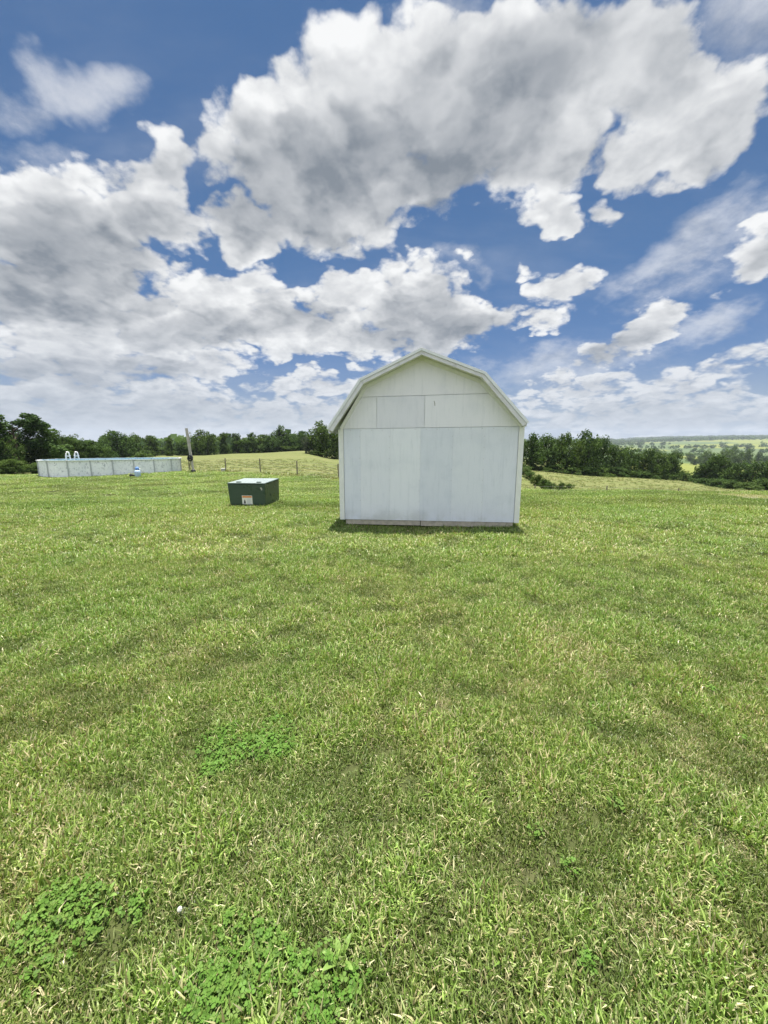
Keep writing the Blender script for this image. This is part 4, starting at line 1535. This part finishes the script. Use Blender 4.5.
def lawn_zone(y0, y1, dens, seed, sc, wide):
    x, y, r = scatter(y0, y1, dens, seed, 1.15, 2.4)
    clump = fnoise(x, y, 0.17, 5)
    big = fnoise(x, y, 1.3, 9)
    k = free(x, y) & (lawn_edge(x, y) > 0) & (r.random(len(x)) < 0.45 + 1.0 * clump)
    x, y, clump, big = x[k], y[k], clump[k], big[k]
    jx, jy = x + (fnoise(x, y, 0.15, 21) - 0.5) * 0.35, y + (fnoise(x, y, 0.15, 22) - 0.5) * 0.35
    clo = px_mask(jx, jy, CLOVER) * 1.3 - 0.55 + (fnoise(x, y, 0.16, 31) - 0.5) * 2.2
    clo = np.maximum(clo, px_mask(jx, jy, [(272, 990, 84, 58), (105, 922, 44, 22)]) * 1.6 - 0.2)
    clo = np.maximum(clo, (fnoise(x, y, 0.30, 33) - 0.80) * 5)
    dry = px_mask(jx, jy, DRY) - 0.35 + (fnoise(x, y, 0.25, 41) - 0.5) * 1.6
    dry = np.maximum(dry, (fnoise(x, y, 0.25, 43) - 0.66) * 5)
    u = r.random(len(x))
    isclo = (u < np.clip((clo - 0.05) * 0.9, 0, 0.66) * np.clip((5.6 - y) / 2.6, 0.25, 1)) & (y < 5.2)
    isdry = ~isclo & (dry > 0.30) & (u < 0.68)
    sharp = np.clip((clump - 0.5) * 2.6 + 0.5 + (big - 0.5) * 0.25, 0, 1)
    idx = np.clip((sharp * 5.2 + r.normal(0, 0.9, len(x))).round(), 0, 5).astype(int)  # low clumps take darker tufts, tall ones paler: shade and light in the colour
    idx = np.where(isdry, 6 + r.integers(0, 3, len(x)), idx)
    idx = np.where(isclo, 9 + r.integers(0, 3, len(x)), idx)
    s = sc * (0.68 + 0.50 * sharp) * r.uniform(0.8, 1.2, len(x)) * (0.9 + 0.25 * big)
    s = np.where(isdry, s * 0.92, s)
    cs = r.uniform(0.6, 1.15, len(x))
    sw = np.where(isclo, 0.72 * cs, s * wide)
    s3 = np.stack([sw, sw, np.where(isclo, 0.72 * cs, s)], 1)
    keep = ~((dry > 0.85) & (r.random(len(x)) < 0.35))
    emit(x[keep], y[keep], idx[keep], s3[keep], r, 0.16)


lawn_zone(0.25, 2.6, 1700, 1, 0.92, 1.0)
lawn_zone(2.6, 5.2, 950, 2, 0.98, 1.15)
lawn_zone(5.2, 9.5, 430, 3, 1.05, 1.6)


def mat_zone(y0, y1, dens, seed, sc, wide):
    x, y, r = scatter(y0, y1, dens, seed, 1.15, 2.6)
    clump = fnoise(x, y, 0.6, 5)
    k = free(x, y) & (lawn_edge(x, y) > 0) & (np.hypot((x - BARE.x) / 1.0, (y - BARE.y) / 1.4) > 0.95 + 0.5 * fnoise(x, y, 0.5, 3))
    x, y, clump = x[k], y[k], clump[k]
    band = np.clip((fnoise(x * 0.45, y, 0.9, 51) - 0.5) * 2.4 + 0.5, 0, 1)
    s = sc * (0.6 + 0.5 * clump + 0.3 * band)
    emit(x, y, 12 + np.clip((band * 4.2 + r.normal(0, 0.8, len(x))).round(), 0, 4).astype(int), np.stack([s * wide, s * wide, s], 1), r, 0.05)


mat_zone(8.5, 17, 34, 11, 0.95, 1.15)
mat_zone(16, 30, 13, 12, 1.0, 1.8)
mat_zone(29, 50, 7, 13, 1.05, 2.4)
# grass left standing along the edge of the shed, the box and the fence, and the rough of the hay field
x, y, r = scatter(17, 75, 5.0, 14, 1.12, 1.0)
le = lawn_edge(x, y)
k = (le < 0) & free(x, y) & (r.random(len(x)) < np.where(le > -1.3, 1.0, 0.22)) & (fnoise(x, y, 3.0, 71) > 0.36)
x, y, le = x[k], y[k], le[k]
s = np.where(le > -1.2, 1.0, 0.7) * r.uniform(0.6, 1.2, len(x))
emit(x, y, 17 + r.integers(0, 3, len(x)), np.stack([s * 1.6, s * 1.6, s], 1), r, 0.08)


r = np.random.default_rng(91)
bt, bu = r.uniform(0, 6.283, 420), np.sqrt(r.uniform(0, 1, 420))
x, y = BARE.x + 1.1 * bu * np.cos(bt), BARE.y + 1.6 * bu * np.sin(bt)
s = r.uniform(0.5, 1.1, 420)
emit(x, y, 6 + r.integers(0, 3, 420), np.stack([s * 1.3, s * 1.3, s], 1), r, 0.2)


def fringe(inv, x0, x1, y0, y1, num, seed):
    r = np.random.default_rng(seed)
    t = r.uniform(0, 1, num)
    side = r.integers(0, 4, num)
    lx_ = np.where(side == 0, x0 + t * (x1 - x0), np.where(side == 1, x0 + t * (x1 - x0), np.where(side == 2, x0, x1)))
    ly_ = np.where(side == 0, y0, np.where(side == 1, y1, y0 + t * (y1 - y0)))
    lx_ = lx_ + r.normal(0, 0.025, num)
    ly_ = ly_ - np.abs(r.normal(0, 0.03, num)) * np.where(side == 1, -1, 1)
    M = inv.inverted()
    x = M[0][0] * lx_ + M[0][1] * ly_ + M[0][3]
    y = M[1][0] * lx_ + M[1][1] * ly_ + M[1][3]
    s = r.uniform(1.0, 1.9, num)
    emit(x, y, r.integers(0, 6, num), np.stack([s, s, s], 1), r, 0.2)


fringe(shed_inv, 0.0, WR, -0.01, D_SH + 0.05, 800, 61)
fringe(box_inv, -0.06, BW + 0.06, -0.06, BD + 0.08, 240, 62)

co = np.vstack(PTS['co'])
pm_ = bpy.data.meshes.new('grass')
pm_.vertices.add(len(co))
pm_.vertices.foreach_set('co', co.astype(np.float32).ravel())
a = pm_.attributes.new('pick', 'INT', 'POINT')
a.data.foreach_set('value', np.concatenate(PTS['idx']).astype(np.int32))
a = pm_.attributes.new('turn', 'FLOAT_VECTOR', 'POINT')
a.data.foreach_set('vector', np.vstack(PTS['rot']).astype(np.float32).ravel())
a = pm_.attributes.new('size', 'FLOAT_VECTOR', 'POINT')
a.data.foreach_set('vector', np.vstack(PTS['scl']).astype(np.float32).ravel())
grass = obj('grass', pm_)
tag(grass, 'mown lawn grass with dry blades and clover, and rough hay beyond', 'grass', kind='stuff')
ng = bpy.data.node_groups.new('grow_grass', 'GeometryNodeTree')
ng.interface.new_socket('Geometry', in_out='INPUT', socket_type='NodeSocketGeometry')
ng.interface.new_socket('Geometry', in_out='OUTPUT', socket_type='NodeSocketGeometry')
gi, go = ng.nodes.new('NodeGroupInput'), ng.nodes.new('NodeGroupOutput')
ci = ng.nodes.new('GeometryNodeCollectionInfo')
ci.inputs['Collection'].default_value = src
ci.inputs['Separate Children'].default_value = True
ci.inputs['Reset Children'].default_value = True
iop = ng.nodes.new('GeometryNodeInstanceOnPoints')
iop.inputs['Pick Instance'].default_value = True


def named(nm, dt):
    nd = ng.nodes.new('GeometryNodeInputNamedAttribute')
    nd.data_type = dt
    nd.inputs['Name'].default_value = nm
    return nd.outputs['Attribute']


e2r = ng.nodes.new('FunctionNodeEulerToRotation')
ng.links.new(named('turn', 'FLOAT_VECTOR'), e2r.inputs[0])
ng.links.new(gi.outputs[0], iop.inputs['Points'])
ng.links.new(ci.outputs[0], iop.inputs['Instance'])
ng.links.new(named('pick', 'INT'), iop.inputs['Instance Index'])
ng.links.new(e2r.outputs[0], iop.inputs['Rotation'])
ng.links.new(named('size', 'FLOAT_VECTOR'), iop.inputs['Scale'])
ng.links.new(iop.outputs[0], go.inputs[0])
gmod = grass.modifiers.new('grow', 'NODES')
gmod.node_group = ng
print('grass instances', len(co))

# ------------------------------------------------------------------ a few weeds and clover heads one can pick out
M_WEED = plain('weed_leaf', (0.150, 0.235, 0.055), 0.5, 0.15, vary=0.2, scale=30)
M_WEEDD = plain('dark_weed_leaf', (0.080, 0.150, 0.038), 0.5, 0.15, vary=0.2, scale=30)
M_HEAD = plain('clover_white', (0.75, 0.74, 0.66), 0.7, 0.2, vary=0.1, scale=80)


def rosette(px, py, label, num, L, w, mat, seed, lift):
    r = random.Random(seed)
    p = ground_at(px, py)
    root = thing('broadleaf_weed', label, 'weed', p, r.uniform(0, 6), 'broadleaf weeds in the lawn')
    for k in range(num):
        a = k * 2.4 + r.uniform(-.3, .3)
        bm = bmesh.new()
        l_, seg = L * r.uniform(0.7, 1.1), 7
        rows = []
        for i in range(seg + 1):
            t = i / seg
            ww = w * 0.5 * (math.sin(math.pi * min(1, t * 0.95 + 0.05)) ** 0.7) * (1 if i < seg else 0.05)
            zz = 0.012 + lift * math.sin(t * 2.2) * l_ + 0.02 * t
            rows.append([bm.verts.new((t * l_, s * ww, zz + (abs(s) * 0.25 * ww))) for s in (-1, 0, 1)])
        for i in range(seg):
            for j in range(2):
                bm.faces.new((rows[i][j], rows[i][j + 1], rows[i + 1][j + 1], rows[i + 1][j]))
        bmesh.ops.rotate(bm, matrix=Matrix.Rotation(a, 3, 'Z'), verts=bm.verts)
        me = bpy.data.meshes.new('leaf')
        bm.to_mesh(me)
        bm.free()
        obj('leaf', me, mat, root)
    return root


rosette(340, 966, 'pale broad leaved weed at the right edge of the near clover patch', 5, 0.060, 0.018, M_WEED, 1, 0.30)
rosette(105, 905, 'pale leaved weed left among the foreground clover', 5, 0.050, 0.015, M_WEED, 4, 0.45)


def clover_head(px, py, label):
    p = ground_at(px, py)
    root = thing('clover_flower', label, 'flower', p, 0, 'white clover heads in the lawn')
    root.scale = (0.7, 0.7, 0.8)
    mb = MB()
    mb.tube([(0, 0, 0), (0.004, 0, 0.04), (0.006, 0.002, 0.072)], 0.0012, 6)
    mb.build('stem', M_WEEDD, root)
    bm = bmesh.new()
    r = random.Random(px)
    for k in range(46):
        t = (k + 0.5) / 46
        ph, th = k * 2.4, math.acos(1 - 1.75 * t)
        d = Vector((math.sin(th) * math.cos(ph), math.sin(th) * math.sin(ph), math.cos(th)))
        c = Vector((0.006, 0.002, 0.078)) + d * 0.006
        M = Matrix.Translation(c) @ d.to_track_quat('Z', 'Y').to_matrix().to_4x4()
        bmesh.ops.create_cone(bm, cap_ends=True, segments=5, radius1=0.0012, radius2=0.0019, depth=0.009, matrix=M)
    me = bpy.data.meshes.new('head')
    bm.to_mesh(me)
    bm.free()
    obj('head', me, M_HEAD, root)


clover_head(180, 925, 'white clover head beside the left foreground clover')

# ------------------------------------------------------------------ air
bm = bmesh.new()
bmesh.ops.create_cube(bm, size=1.0)
bmesh.ops.scale(bm, vec=(9600, 9600, 260), verts=bm.verts)
bmesh.ops.translate(bm, vec=(0, 0, 50), verts=bm.verts)
me = bpy.data.meshes.new('haze')
bm.to_mesh(me)
bm.free()
hm = bpy.data.materials.new('haze_air')
hm.use_nodes = True
hm.node_tree.nodes.clear()
hn = NT(hm.node_tree)
pvol = hn.new('ShaderNodeVolumePrincipled')
pvol.inputs['Color'].default_value = rgb(0.80, 0.88, 1.0)
pvol.inputs['Density'].default_value = 0.00013
pvol.inputs['Anisotropy'].default_value = 0.2
ho = hn.new('ShaderNodeOutputMaterial')
hn.l.new(pvol.outputs[0], ho.inputs['Volume'])
haze = obj('haze', me, hm)
tag(haze, 'thin summer haze over the whole view', 'haze', kind='stuff')
S.cycles.max_bounces = 6
S.cycles.diffuse_bounces = 3
S.cycles.glossy_bounces = 2
S.cycles.transmission_bounces = 3
S.cycles.volume_bounces = 0
